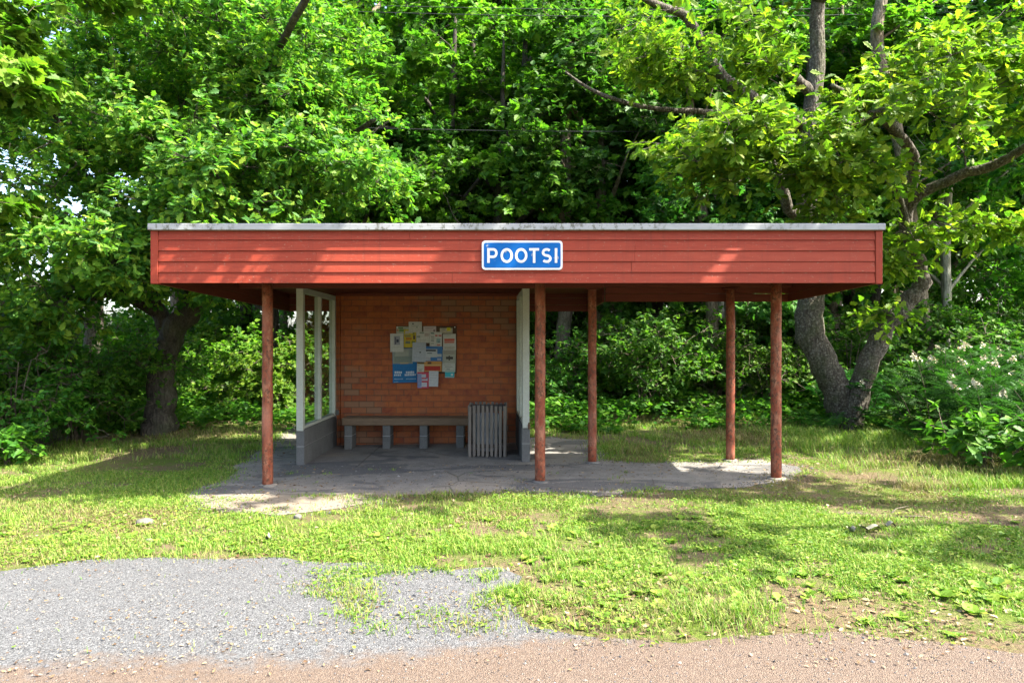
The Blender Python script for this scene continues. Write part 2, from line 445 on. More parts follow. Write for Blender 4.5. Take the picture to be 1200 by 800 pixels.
def blob_points(blobs, r, hollow=2.4):
    out = []
    for (c, rad, n) in blobs:
        d = norm(r.normal(0, 1, (n, 3))); u = r.random(n) ** (1 / hollow)
        sub = max(1, n // 5); pick = r.integers(0, sub, n)
        cen = d[:sub][pick] * u[:sub][pick][:, None] * np.array(rad)
        k = min(1.0, min(rad) * 1.2)
        out.append(np.array(c) + cen + r.normal(0, 1, (n, 3)) * np.array([.30, .30, .10]) * k)
    return np.concatenate(out)

def grow_tree(name, limbs, blobs, leafmat, barkmat, base, label=None, cat='tree', group=None, tmpl=OAK, leaf=(.085, .14), shoots=8, per=9,
              spread=.45, flat=.55, seed=1, sides=12, avoid=True, minz=.6, up=1.0, reject=None, rough=.14, bare=()):
    r = np.random.default_rng(seed)
    wood = MB(); SP = []; SR = []
    for k, (pts, rad) in enumerate(limbs):
        p, q = smooth_poly(pts, rad, 5, .10, r)
        wood.tube(p, q, sides if max(rad) > .05 else 6, rough, seed=seed + k)
        if k not in bare: SP.append(p); SR.append(q)
    SP = np.concatenate(SP); SR = np.concatenate(SR)
    C = blob_points(blobs, r); C = C[C[:, 2] > minz]
    if avoid: C = C[~in_shelter(C, .25)]
    if reject is not None: C = C[~reject(C)]
    ctr = SP[SP[:, 2] > minz].mean(0) if (SP[:, 2] > minz).any() else SP.mean(0)
    dn = np.array([np.min(((SP - c) ** 2).sum(1)) for c in C]); C = C[np.argsort(dn)]
    cap = len(SP) + len(C) * 6
    AP = np.empty((cap, 3)); AR = np.empty(cap); m = len(SP); AP[:m] = SP; AR[:m] = SR
    LP = []; LD = []; LN = []; LS = []
    for c in C:
        d = AP[:m] - c
        w = (d ** 2).sum(1) + np.where(d[:, 2] > .2, 1.5 * d[:, 2] ** 2, 0) + np.where(AR[:m] > .16, .3, 0)
        j = int(np.argmin(w)); p = AP[j]; L = np.linalg.norm(c - p)
        if L > .12:
            t = np.linspace(0, 1, 6)[:, None]
            mid = (p + c) / 2 + np.array([0, 0, .12 * L]) + r.normal(0, .07 * L, 3)
            q = (1 - t) ** 2 * p + 2 * t * (1 - t) * mid + t * t * c
            q[1:-1] += r.normal(0, .02 * L, (4, 3))
            r0 = min(AR[j] * .75, .010 + .011 * L); rr = np.linspace(r0, .006, 6)
            wood.tube(q, rr, 5, 0, cap=False)
            AP[m:m + 5] = q[1:]; AR[m:m + 5] = rr[1:]; m += 5
        out = norm((c - ctr) * np.array([1, 1, .4]))
        sd = norm(out * .7 + r.normal(0, 1, (shoots, 3)) * np.array([1, 1, flat]) + np.array([0, 0, .12]))
        sl = spread * (.45 + .75 * r.random(shoots))
        tip = c + sd * sl[:, None]
        for q in range(0, shoots, 2):
            wood.tube(np.array([c, (c + tip[q]) / 2 + r.normal(0, .015, 3), tip[q]]), [.006, .0045, .003], 3, 0, cap=False)
        tt = np.clip(1 - np.abs(r.normal(0, .2, (shoots, per))), .1, 1)
        LPc = c + sd[:, None] * (sl[:, None] * tt)[..., None] + r.normal(0, .02, (shoots, per, 3))
        rd = norm(r.normal(0, 1, (shoots, per, 3)) * np.array([1, 1, .55]))
        D = norm(sd[:, None] * .55 + rd + np.array([0, 0, -.12]))
        Nn = norm(np.array([0, 0, up]) + r.normal(0, .45, (shoots, per, 3)) + out * .6)
        LP.append(LPc.reshape(-1, 3)); LD.append(D.reshape(-1, 3)); LN.append(Nn.reshape(-1, 3))
        LS.append(r.uniform(leaf[0], leaf[1], shoots * per) * np.clip(r.normal(1, .2, shoots * per), .55, 1.4))
    LP = np.concatenate(LP); LD = np.concatenate(LD); LN = np.concatenate(LN); LS = np.concatenate(LS)
    keep = LP[:, 2] > .03
    if avoid: keep &= ~in_shelter(LP, .1)
    if reject is not None: keep &= ~reject(LP)
    cr = MB(); add_leaves(cr, tmpl, LP[keep], LD[keep], LN[keep], LS[keep])
    root = empty(name, base, label, cat, group)
    local(root, wood.build('trunk', barkmat, None, True)); local(root, cr.build('crown', leafmat))
    return root

def copy_thing(root, loc, rotz=0, sc=(1, 1, 1), label=None, group=None):
    r = root.copy(); COL.objects.link(r); r.location = loc; r.rotation_euler = (0, 0, rotz); r.scale = sc
    if label: r['label'] = label
    if group: r['group'] = group
    for ch in list(root.children):
        c = ch.copy(); COL.objects.link(c); c.parent = r
    return r

# view-based check only keeps twigs from growing across the open front of the shelter
def near_lines(P, lines, w=13):
    px = 600 + P[:, 0] * F / P[:, 1]; py = 400 - (P[:, 2] - H0) * F / P[:, 1]; hit = np.zeros(len(P), bool)
    for L in lines:
        for a, b in zip(L[:-1], L[1:]):
            ax, ay, bx, by = a[0], a[1], b[0], b[1]; dx, dy = bx - ax, by - ay
            t = np.clip(((px - ax) * dx + (py - ay) * dy) / (dx * dx + dy * dy + 1e-6), 0, 1)
            hit |= (np.hypot(px - ax - t * dx, py - ay - t * dy) < w) & (P[:, 1] < max(a[2], b[2]) + .2)
    return hit
# the oak's limbs stand clear of its leaves in these stretches
BARE_LIMBS = [[(950, 340, 12.2), (946, 235, 12.2)], [(949, 165, 12.2), (957, 0, 12.2)], [(1082, 330, 11.7), (1062, 250, 11.5)], [(1060, 247, 11.5), (1125, 206, 10.8), (1180, 188, 10.4)],
              [(1070, 190, 11.1), (1018, 127, 10.3)], [(922, 240, 12), (908, 196, 11.7)], [(856, 98, 11.8), (806, 22, 11.2)], [(800, 130, 11.4), (662, 84, 10.8)], [(770, 8, 11), (806, 22, 11.2)], [(1032, 393, 11.9), (1080, 335, 11.7)]]
def right_clear(P):
    return front_clear(P) | (near_lines(P, BARE_LIMBS) & ((np.floor(P[:, 0] * 37 + P[:, 2] * 53).astype(int) % 3) != 0))
def front_clear(P):
    return (P[:, 1] < 6.9) & (P[:, 1] > .3) & (P[:, 2] < 3.3) | ((P[:, 1] < 4.2) & (np.abs(P[:, 0]) < 3.2) & (P[:, 2] < 4.6))

# ---- great oak on the left
def W(*a): return [wp(*q) for q in a]
left_limbs = [
    (W((186, 512, 12.5), (187, 480, 12.5), (190, 440, 12.5), (198, 402, 12.5), (212, 376, 12.4), (238, 350, 12.3), (268, 318, 12.0), (300, 262, 11.7), (328, 185, 11.3), (345, 90, 11)),
     [.32, .26, .235, .225, .2, .17, .15, .12, .09, .05]),
    (W((202, 396, 12.5), (186, 366, 12.5), (166, 322, 12.4), (130, 262, 12), (90, 190, 11.5), (60, 120, 11)), [.17, .15, .13, .1, .08, .05]),
    (W((214, 374, 12.4), (232, 318, 12.7), (262, 240, 12.9), (288, 160, 12.9), (290, 60, 12.8), (280, -40, 12.6)), [.15, .14, .13, .11, .09, .05]),
    (W((262, 240, 12.9), (330, 200, 12.2), (400, 165, 11.6), (440, 140, 11)), [.11, .09, .06, .03]),
    ([(-5.45, 12.9, 4.2), (-4.6, 11.6, 5.3), (-3.3, 9.9, 6.0), (-2.0, 7.8, 6.0), (-.9, 6.5, 5.5)], [.075, .065, .055, .04, .015]),  # bough added to carry sprays above the view that streak the fascia with shade
    (W((186, 366, 12.5), (140, 345, 11.9), (90, 350, 11.3), (50, 355, 10.8)), [.13, .09, .06, .03]),
]
grow_tree('oak_tree', left_limbs,
    [((-4.6, 11.2, 4.9), (2.9, 2.2, 2.4), 330), ((-6.8, 10.8, 4.6), (2.2, 1.9, 2.6), 200), ((-3.2, 10.6, 4.3), (1.5, 1.6, 1.5), 110),
     ((-7.3, 10.6, 2.5), (1.5, 1.2, .8), 80), ((-5.4, 11.4, 3.0), (1.5, 1.0, .55), 40), ((-5.6, 9.5, 2.75), (1.2, .8, .45), 44), ((-4.7, 10.4, 2.85), (.8, .7, .3), 16), ((-7.6, 9.6, 3.2), (1.0, .8, .6), 30), ((-1.95, 6.35, 5.3), (.15, .1, .06), 2), ((-1.4, 6.2, 5.2), (.15, .1, .06), 2), ((-.85, 6.35, 5.35), (.15, .1, .06), 2), ((-.35, 6.2, 5.25), (.15, .1, .06), 2), ((.2, 6.3, 5.4), (.1, .1, .06), 1), ((-3.9, 10.2, 5.6), (.7, .4, .5), 20), ((-4.2, 9.3, 3.7), (1.0, .9, .7), 40), ((-4.8, 11.5, 7.4), (3.2, 2.2, 1.3), 110), ((-3.0, 12.0, 3.0), (1.6, .8, .6), 30)],
    M['oak'], M['bark_dark'], tuple(wp(186, 508, 12.5)), 'big spreading oak with a dark leaning trunk left of the red shelter', tmpl=OAK, seed=3, reject=front_clear, minz=1.5)

# ---- twin stemmed oak on the right
right_limbs = [
    (W((985, 512, 12.3), (986, 470, 12.2), (968, 430, 12.2), (950, 384, 12.2), (951, 340, 12.2), (946, 240, 12.2), (949, 165, 12.2), (956, 80, 12.2), (958, -20, 12.2), (965, -130, 12)),
     [.30, .255, .25, .24, .225, .19, .165, .135, .11, .05]),
    (W((994, 516, 12.0), (1005, 465, 12.0), (1032, 393, 11.9), (1062, 357, 11.8), (1081, 330, 11.7), (1070, 292, 11.6), (1060, 247, 11.5), (1072, 190, 11.1), (1045, 150, 10.7), (1012, 124, 10.2), (975, 100, 9.7)),
     [.21, .185, .17, .155, .135, .115, .105, .09, .075, .055, .03]),
    (W((1060, 247, 11.5), (1082, 226, 11.2), (1125, 206, 10.8), (1172, 190, 10.4), (1230, 150, 9.8), (1300, 60, 9.2)), [.09, .085, .08, .07, .05, .03]),
    (W((948, 262, 12.2), (925, 245, 12.0), (908, 196, 11.7), (880, 160, 11.0), (845, 150, 10.2)), [.12, .1, .09, .06, .03]),
    (W((950, 150, 12.2), (905, 128, 12.0), (856, 98, 11.8), (828, 64, 11.5), (806, 22, 11.2), (775, 8, 11), (740, -10, 10.8)), [.12, .11, .1, .09, .08, .06, .03]),
    (W((952, 110, 12.2), (930, 90, 11.8), (908, 70, 11.4), (880, 62, 10.8)), [.1, .08, .06, .03]),
    (W((895, 148, 12.0), (850, 134, 11.7), (798, 130, 11.4), (760, 126, 11.2), (722, 117, 11), (690, 104, 10.9), (662, 84, 10.8)), [.055, .05, .045, .04, .034, .026, .012]),
    (W((1070, 292, 11.6), (1050, 222, 11.1), (1022, 200, 10.6), (985, 208, 9.9)), [.06, .05, .04, .02]),
    (W((958, 0, 12.2), (1040, -90, 10.5), (1110, -200, 8.6), (1150, -330, 7.2)), [.13, .1, .07, .04]),
]
grow_tree('oak_tree', right_limbs,
    [((3.4, 9.6, 4.15), (1.05, .9, .75), 52), ((4.4, 9.4, 4.6), (.9, .9, .8), 40), ((4.5, 9.6, 3.75), (.75, .8, .45), 30), ((6.1, 9.8, 4.9), (1.25, 1.2, 1.25), 84),
     ((6.9, 10.4, 3.5), (.9, .9, .5), 24), ((5.6, 11.0, 3.0), (.7, .8, .35), 14), ((3.0, 10.6, 6.2), (1.6, 1.2, .8), 60), ((7.8, 8.8, 5.2), (1.3, 1.4, 1.2), 30),
     ((5.0, 7.5, 6.8), (2.2, 1.4, .8), 26), ((5.0, 11.0, 7.8), (3.0, 1.8, 1.0), 40), ((6.1, 11.6, 2.3), (.35, .5, .35), 5)],
    M['oak_b'], M['bark_grey'], tuple(wp(988, 508, 12.2)), 'twin-stemmed oak with grey lichened bark right of the shelter', tmpl=OAK, leaf=(.12, .175), shoots=7, per=8, seed=5, reject=right_clear, minz=1.9, bare=(6,))

# ---- roadside maple at the right edge, its boughs reach into the frame
grow_tree('maple_tree', [([(9.6, 4.4, .05), (9.5, 4.5, 2), (9.2, 4.7, 4), (8.8, 4.9, 6.5), (8.6, 5, 9)], [.24, .2, .17, .12, .05]),
                         ([(9.3, 4.7, 3.6), (8.2, 5.2, 4.4), (7.0, 5.6, 5.1), (5.9, 6.0, 5.6), (4.4, 6.15, 5.8)], [.09, .07, .05, .035, .02]),
                         ([(9.1, 4.8, 4.8), (8.0, 4.4, 5.8), (6.9, 4.1, 6.5)], [.09, .06, .03]),
                         ([(8.9, 4.8, 6.0), (7.6, 5.1, 7.5), (5.6, 5.4, 8.2), (3.6, 5.6, 8.1)], [.12, .1, .08, .03])],
    [((6.6, 5.3, 8.5), (1.9, .75, .8), 30), ((3.4, 6.2, 5.5), (.2, .15, .1), 3), ((3.9, 6.2, 5.6), (.25, .15, .12), 4), ((4.5, 6.15, 5.6), (.3, .15, .12), 5), ((5.2, 6.15, 5.7), (.35, .2, .15), 6), ((5.9, 6.1, 5.8), (.35, .2, .15), 6), ((6.5, 6.0, 5.9), (.3, .2, .15), 5), ((5.0, 5.5, 8.2), (1.2, .6, .5), 10), ((7.3, 4.2, 6.5), (1.8, 1.5, 1.0), 15), ((8.9, 4.4, 7.4), (2.0, 2.0, 1.6), 28), ((6.5, 6.1, 5.2), (1.1, .8, .6), 18)],  # small unseen sprays above the view, added to cast leaf shade on the fascia
    M['lime'], M['bark_brown'], (9.6, 4.4, .05), 'roadside maple whose boughs hang in at the top right', tmpl=MAPLE, leaf=(.10, .15), seed=8, reject=front_clear)
# ---- maple boughs at the top left edge
grow_tree('maple_tree', [([(-9.2, 8.6, -.1), (-9.1, 8.6, 2), (-8.8, 8.6, 4), (-8.5, 8.6, 6.5), (-8.3, 8.5, 9)], [.22, .19, .16, .12, .05]),
                         ([(-8.9, 8.6, 3.2), (-7.9, 8.4, 4.1), (-7.0, 8.2, 4.7), (-6.2, 8.1, 5.0)], [.08, .06, .045, .02]),
                         ([(-8.9, 8.6, 2.6), (-8.0, 8.8, 3.0), (-7.1, 8.9, 3.1)], [.06, .045, .02])],
    [((-6.6, 8.3, 5.0), (1.1, .9, .6), 36), ((-7.4, 8.5, 3.4), (.75, .8, .6), 24), ((-8.3, 8.6, 6.5), (1.6, 1.6, 1.8), 80), ((-6.3, 8.5, 6.0), (1.4, 1.0, .6), 30)],
    M['lime'], M['bark_brown'], (-9.2, 8.6, -.1), 'yellow-green maple reaching in at the upper left edge', tmpl=MAPLE, leaf=(.10, .16), seed=9, reject=front_clear)

# ---- woodland trees: a few prototypes, then copies
def proto(seed, hgt, rad, lo, leafmat, bark, tmpl, leaf, n, loc, label, lean=0.0, group=None, name='broadleaf_tree', trunk=.2, per=8, shoots=6):
    x, y = loc; z = float(ground_h(x))
    b = np.array([x, y, z]); r = np.random.default_rng(seed)
    tr = [b + np.array([0, 0, -.1]), b + np.array([lean * .1, 0, hgt * .15]), b + np.array([lean * .3, .1, hgt * .35]), b + np.array([lean * .6, 0, hgt * .6]), b + np.array([lean, 0, hgt * .92])]
    limbs = [(tr, [trunk * 1.25, trunk, trunk * .85, trunk * .6, .03])]
    for k in range(6):
        t = .22 + .1 * k; p = b + np.array([lean * t, 0, hgt * t]); a = k * 2.4 + r.random(); L = rad * (.75 - .06 * k)
        limbs.append(([p, p + np.array([math.cos(a) * L * .5, math.sin(a) * L * .5, .12 * L + .5]), p + np.array([math.cos(a) * L, math.sin(a) * L, .3 * L + .8])], [trunk * .45, trunk * .28, .02]))
    bl = [((x + lean * .6, y, z + lo + (hgt - lo) * .5), (rad, rad, (hgt - lo) * .52), int(n * .6))]
    for k in range(7):
        a = k * 2.1 + r.random() * .8; q = lo + (hgt - lo) * (.1 + .8 * r.random())
        rr = rad * .8 * math.sqrt(max(.15, 1 - ((q - (lo + hgt) / 2) / (.55 * (hgt - lo))) ** 2))
        bl.append(((x + math.cos(a) * rr, y + math.sin(a) * rr, z + q), (rad * .38, rad * .38, rad * .24), int(n * .4 / 7)))
    return grow_tree(name, limbs, bl, leafmat, bark, tuple(b), label, 'tree', group, tmpl, leaf, shoots, per, .62, .5, seed, 9, True, .8)

WOOD = 'trees of the dense wood behind the shelter'
P_lime = proto(21, 11.5, 3.0, 2.6, M['lime'], M['bark_dark'], MAPLE, (.12, .18), 430, (-1.9, 18.3), 'yellow-green maple catching the sun behind the middle of the roof', .4, WOOD)
P_dark = proto(22, 10.5, 3.0, 1.9, M['dark'], M['bark_brown'], MAPLE, (.12, .18), 430, (2.4, 17.3), 'dark green maple right behind the sign, topping the roof', -.3, WOOD)
P_map = proto(23, 12.5, 3.3, 2.2, M['maple'], M['bark_dark'], OVATE, (.13, .2), 430, (5.6, 19.0), 'mid-green leafy tree in the wood behind the two red back posts', .5, WOOD)
P_thin = proto(24, 12.0, 1.9, 4.2, M['maple'], M['bark_pale'], OVATE, (.1, .16), 200, (9.9, 15.6), 'slim tree with a pale bare stem behind the white-flowered shrubs', .35, WOOD, trunk=.1)
copy_thing(P_thin, (10.35, 16.2, .13), 2.6, (1, 1, 1.05), 'second pale slim stem close beside the first, behind the flowering shrubs', WOOD)
spots = [  # x, y, prototype, rotation, scale, label
    (-9.6, 15.6, P_map, .8, 1.0, 'leafy tree behind the big oak at the far left'),
    (-6.8, 19.5, P_lime, 2.2, .95, 'yellow-green tree showing between the oak trunk and left red post'),
    (4.9, 15.2, P_dark, 1.4, .66, 'small dark maple under the twin-stemmed oak'),
    (8.2, 17.6, P_dark, 3.1, 1.05, 'dark tree behind the twin-stemmed oak'),
    (12.4, 15.5, P_map, 4.0, .95, 'leafy tree behind the shrubs at the right edge'),
    (-.4, 17.4, P_map, 1.1, .82, 'mid-green tree behind the roof just left of the sign'),
    (3.9, 18.4, P_lime, 4.1, .9, 'yellow-green tree behind the roof between the sign and the twin oak'),
    (-4.2, 18.3, P_dark, .4, .9, 'dark tree behind the left part of the roof'),
    (6.9, 16.6, P_lime, 5.5, .85, 'yellow-green tree filling the gap right behind the twin oak fork'),
    (.3, 21.5, P_map, 5.0, 1.1, 'tall tree behind the dark maple and the sign'),
]
for (x, y, p, a, s, lab) in spots:
    copy_thing(p, (x, y, float(ground_h(x))), a, (s, s, s), lab, WOOD)
far = [(-9.2, 23.5, P_map), (-4.6, 21.5, P_dark), (-1.2, 25, P_lime), (2.8, 22.5, P_lime), (6.6, 23.5, P_dark), (10.6, 21.5, P_map), (14.2, 23, P_dark),
       (-7.5, 30, P_lime), (-2.8, 31, P_map), (1.8, 29.5, P_dark), (6.2, 31, P_map), (11, 29.5, P_dark), (16, 30.5, P_map), (20.5, 28, P_dark), 
       (-13, 39, P_map), (-4, 40, P_dark), (4, 39.5, P_dark), (-10.3, 21.2, P_dark), (15.5, 19.5, P_dark), (18, 24, P_map), (12, 39, P_map), (21, 38, P_dark), (28, 36, P_map), (-9, 35, P_dark), (-12.5, 33, P_dark), (-18, 46, P_map), (-9, 47, P_dark), (0, 46, P_map), (9, 47, P_dark), (17, 46, P_map), (26, 46, P_dark)]
for i, (x, y, p) in enumerate(far):
    s = random.uniform(1.0, 1.25) * (1.15 if y > 27 else 1)
    copy_thing(p, (x, y, float(ground_h(x))), random.uniform(0, 6.28), (s, s, s * 1.3), 'tree deep in the wood, seen only through nearer leaves', WOOD)

# bare dark trunks standing in the gloom
def bare_trunk(pts, rad, mat, label, seed):
    mb = MB(); p, q = smooth_poly(pts, rad, 4, .06, np.random.default_rng(seed)); mb.tube(p, q, 9, .12, seed=seed)
    r = np.random.default_rng(seed)
    for k in range(4):
        b = p[len(p) * (k + 3) // 8]; a = r.random() * 6.28; L = .6 + r.random()
        e = b + np.array([math.cos(a) * L, math.sin(a) * L * .6, L * .7]); mb.tube(np.array([b, (b + e) / 2 + r.normal(0, .06, 3), e]), [.03, .02, .006], 5, 0)
    root = empty('tree_stem', tuple(pts[0]), label, 'tree')
    local(root, mb.build('trunk', mat, None, True)); return root
bare_trunk(W((655, 468, 17), (660, 400, 17), (664, 330, 17), (662, 200, 17), (670, 20, 17)), [.24, .19, .18, .15, .08], M['bark_brown'], 'brown trunk seen through the gap beside the middle red post', 31)
bare_trunk(W((847, 480, 16), (846, 400, 16), (843, 330, 16), (838, 230, 16), (845, 60, 16)), [.11, .09, .085, .08, .05], M['bark_pale'], 'pale trunk just left of the far red back post', 32)
bare_trunk(W((838, 470, 15.2), (832, 330, 15.2), (822, 240, 15.2), (812, 170, 15.2), (806, 60, 15.2)), [.16, .13, .12, .1, .05], M['bark_brown'], 'thin trunk rising behind the roof left of the twin oak', 33)
bare_trunk(W((1090, 450, 14.5), (1075, 300, 14.5), (1050, 150, 14.2), (1028, 50, 14), (1042, -40, 14)), [.13, .12, .12, .13, .11], M['bark_brown'], 'trunk leaning up to the top edge behind the twin oak', 34)
bare_trunk(W((1010, 440, 18), (1030, 320, 18), (1060, 160, 18), (1084, 78, 18), (1070, 0, 18)), [.14, .12, .1, .09, .06], M['bark_dark'], 'thin dark stem far back at the upper right', 35)

# ------------------------------------------------------------------ shrubs
def shrub_mesh(seed, rad, hgt, n, tmpl, leaf, mat, loc, name, label, group=None, cat='bush', per=8, shoots=5, stalk=9):
    x, y = loc; z = float(ground_h(x)); b = np.array([x, y, z]); r = np.random.default_rng(seed); limbs = []
    for k in range(stalk):
        a = r.random() * 6.28; q = rad * (.3 + .5 * r.random()); h = hgt * (.5 + .4 * r.random())
        limbs.append(([b + r.normal(0, .08, 3) * [1, 1, 0] + [0, 0, -.03], b + np.array([math.cos(a) * q * .4, math.sin(a) * q * .4, h * .5]), b + np.array([math.cos(a) * q, math.sin(a) * q, h])], [.018, .012, .005]))
    bl = [((x, y, z + hgt * .5), (rad, rad, hgt * .52), int(n * .65))]
    for k in range(5):
        a = k * 1.26 + r.random(); bl.append(((x + math.cos(a) * rad * .7, y + math.sin(a) * rad * .7, z + hgt * (.3 + .5 * r.random())), (rad * .4, rad * .4, hgt * .22), int(n * .07)))
    return grow_tree(name, limbs, bl, mat, M['twig'], tuple(b), label, cat, group, tmpl, leaf, shoots, per, .3, .5, seed, 6, True, .12)
BUSH = 'bushes along the edge of the wood'
B1 = shrub_mesh(41, 1.0, 1.7, 190, OVATE, (.055, .09), M['maple'], (-7.6, 10.4), 'leafy_bush', 'mid-green leafy bush at the left edge of the grass', BUSH)
B2 = shrub_mesh(42, 1.1, 1.9, 190, OVATE, (.055, .095), M['maple'], (-7.5, 11.7), 'leafy_bush', 'dark bush against the foot of the big oak', BUSH)
B3 = shrub_mesh(43, 1.1, 1.6, 190, MAPLE, (.055, .09), M['lime'], (-5.2, 15.2), 'leafy_bush', 'bright yellow-green bush between the oak trunk and the left red post', BUSH)
bspots = [(-8.6, 9.6, B2, .9, 'dark bush cut by the left edge of the picture'), (-8.9, 11.6, B1, 1.15, 'taller green bush behind the left edge bushes'),
          (-7.5, 12.9, B2, 1.1, 'dark bush left behind the big oak'), (-4.1, 15.9, B1, 1.0, 'green bush seen past the left red post'), (-6.4, 16.0, B3, 1.05, 'yellow-green bush behind the oak trunk'),
          (-3.2, 16.6, B3, 1.1, 'yellow-green bush seen through the left glass screen'), (-2.0, 17.2, B1, 1.2, 'green bush hidden mostly by the brick wall'),
          (3.0, 14.4, B2, 1.25, 'round dark bush between the two red back posts'), (1.9, 16.4, B3, 1.0, 'sunlit bush right of the brown trunk'), (4.6, 15.6, B1, 1.2, 'green bush in front of the pale trunk'),
          (.9, 15.2, B1, .95, 'green bush between the middle post and the brown trunk'), (5.3, 14.2, B2, .9, 'dark bush left of the twin oak'), (7.0, 14.2, B1, 1.1, 'green bush behind the fork of the twin oak'),
          (8.6, 14.6, B2, 1.3, 'large dark bush behind the white flowers'), (10.6, 13.6, B2, 1.25, 'dark bush behind the white flowers at the right edge'), (9.4, 12.9, B1, 1.0, 'green bush in front of the pale slim stems')]
for (x, y, p, s, lab) in bspots:
    copy_thing(p, (x, y, float(ground_h(x))), random.uniform(0, 6.28), (s, s, s), lab, BUSH)
backb = [(-14, 19), (-11, 18.5), (-8.5, 19.5), (-6, 20), (-3.5, 19.8), (-1, 20.8), (1.5, 20), (3.6, 19.4), (5.8, 20.4), (8, 20), (10.4, 19), (13, 18.6), (16, 20), (-18, 22), (-11, 25), (-6, 26), (0, 26), (5, 26.5), (10, 26), (15, 26), (20, 25), (-24, 30), (-20, 30), (-16, 29), (-13, 31), (-10, 29), (-7, 32), (-4, 30), (-1, 31), (2, 30), (5, 31), (8, 30), (12, 31), (16, 31), (-15, 23), (-9, 22.5), (14.3, 16.6), (17.5, 19.5), (16, 24.5), (-12.5, 21.5)]
backb_tall = [(12.9, 19.8), (-15.2, 20.6), (-11.6, 24.5)]
for i, (x, y) in enumerate(backb):
    s = random.uniform(1.2, 1.8) * (1.5 if y > 28 else 1)
    copy_thing((B1, B2, B3)[i % 3] if x > -4 else (B3, B1, B3)[i % 3], (x, y, float(ground_h(x))), random.uniform(0, 6.28), (s, s, s), 'bush deep under the trees of the wood', BUSH)

for (x, y) in backb_tall:
    copy_thing(B1, (x, y, float(ground_h(x))), random.uniform(0, 6.28), (2.0, 2.0, 2.8), 'bush deep under the trees of the wood', BUSH)
# false spiraea: pinnate leaves, creamy flower plumes
def spiraea(seed, loc, rad, hgt, n, label, flowers=6):
    r = np.random.default_rng(seed); x, y = loc; z = float(ground_h(x)); root = empty('flowering_shrub', (x, y, z), label, 'shrub', 'white-flowered shrubs at the right')
    st = MB(); lf = MB(); fl = MB(); P = []; D = []; N = []; Sz = []
    for k in range(26):
        a = r.random() * 6.28; q = rad * math.sqrt(r.random()); h = hgt * (.75 + .3 * r.random()) * (1 - .3 * (q / rad) ** 2)
        b = np.array([x + math.cos(a) * q * .45, y + math.sin(a) * q * .45, z - .03]); e = np.array([x + math.cos(a) * q, y + math.sin(a) * q, z + h])
        pth = np.array([b, b * .45 + e * .55 + [0, 0, h * .12], e]); st.tube(pth, [.009, .007, .004], 4, 0, cap=False)
        m = int(n / 26)
        t = r.random(m) ** .85; pos = b + (e - b) * t[:, None] + np.array([0, 0, 1.0]) * (.48 * h * (t * (1 - t)))[:, None]
        aa = r.random(m) * 6.28; out = np.stack([np.cos(aa), np.sin(aa), .25 + .5 * t], -1)
        P.append(pos); D.append(out); N.append(np.array([0, 0, 1.0]) + r.normal(0, .22, (m, 3))); Sz.append(r.uniform(.22, .36, m))
        if k < flowers * 1.6:
            fl = MB(); ax_ = np.array([math.cos(a) * .13, math.sin(a) * .13, .13]); fl.tube(np.array([e, e + ax_ * .5, e + ax_]), [.006, .005, .003], 4)
            for s in range(60):
                t2 = r.random(); w = .065 * (1 - t2) ** .7
                c = e + np.array([r.normal(0, w * .6), r.normal(0, w * .6), .02 + t2 * .11]) + np.array([math.cos(a), math.sin(a), 0]) * .13 * t2
                u = norm(r.normal(0, 1, 3)); v = norm(np.cross(u, r.normal(0, 1, 3))); sz = .013 + .010 * r.random()
                fl.add([c + u * sz, c + v * sz, c - u * sz, c - v * sz], [[0, 1, 2, 3]])
            local(root, fl.build('flower', M['flower']))
    add_leaves(lf, FROND, np.concatenate(P), np.concatenate(D), np.concatenate(N), np.concatenate(Sz))
    local(root, st.build('stem', M['twig'])); local(root, lf.build('foliage', M['fern']))
    return root
def flower_mat():
    t = NT('cream_blossom'); g = t.new('NewGeometry')
    return t.done(t.pbr(t.ramp(g.outputs['Random Per Island'], [(0, (.40, .31, .16)), (.4, (.54, .50, .34)), (1, (.62, .60, .48))]), .8))
M['flower'] = flower_mat()
for i, (x, y, rr, hh, nf, lab) in enumerate([
    (6.9, 10.9, 1.0, 1.35, 5, 'white-flowered shrub next to the right stem of the twin oak'), (8.2, 11.4, 1.1, 1.5, 9, 'white-flowered shrub in front of the pale slim stems'),
    (6.75, 9.5, .95, 1.15, 5, 'feathery-leaved shrub with few flowers at the front of the thicket'), (8.0, 9.7, 1.1, 1.45, 10, 'white-flowered shrub with the most plumes, near the right edge'),
    (7.0, 8.2, .95, 1.1, 3, 'low feathery shrub overhanging the grass at the right edge'), (9.4, 10.6, 1.1, 1.5, 8, 'white-flowered shrub cut by the right edge of the picture'),
    (9.6, 12.2, 1.1, 1.5, 7, 'white-flowered shrub farthest back at the right'), (6.3, 12.6, .8, 1.0, 2, 'feathery shrub behind the fork of the twin oak')]):
    spiraea(60 + i, (x, y), rr, hh, 560, lab, nf)
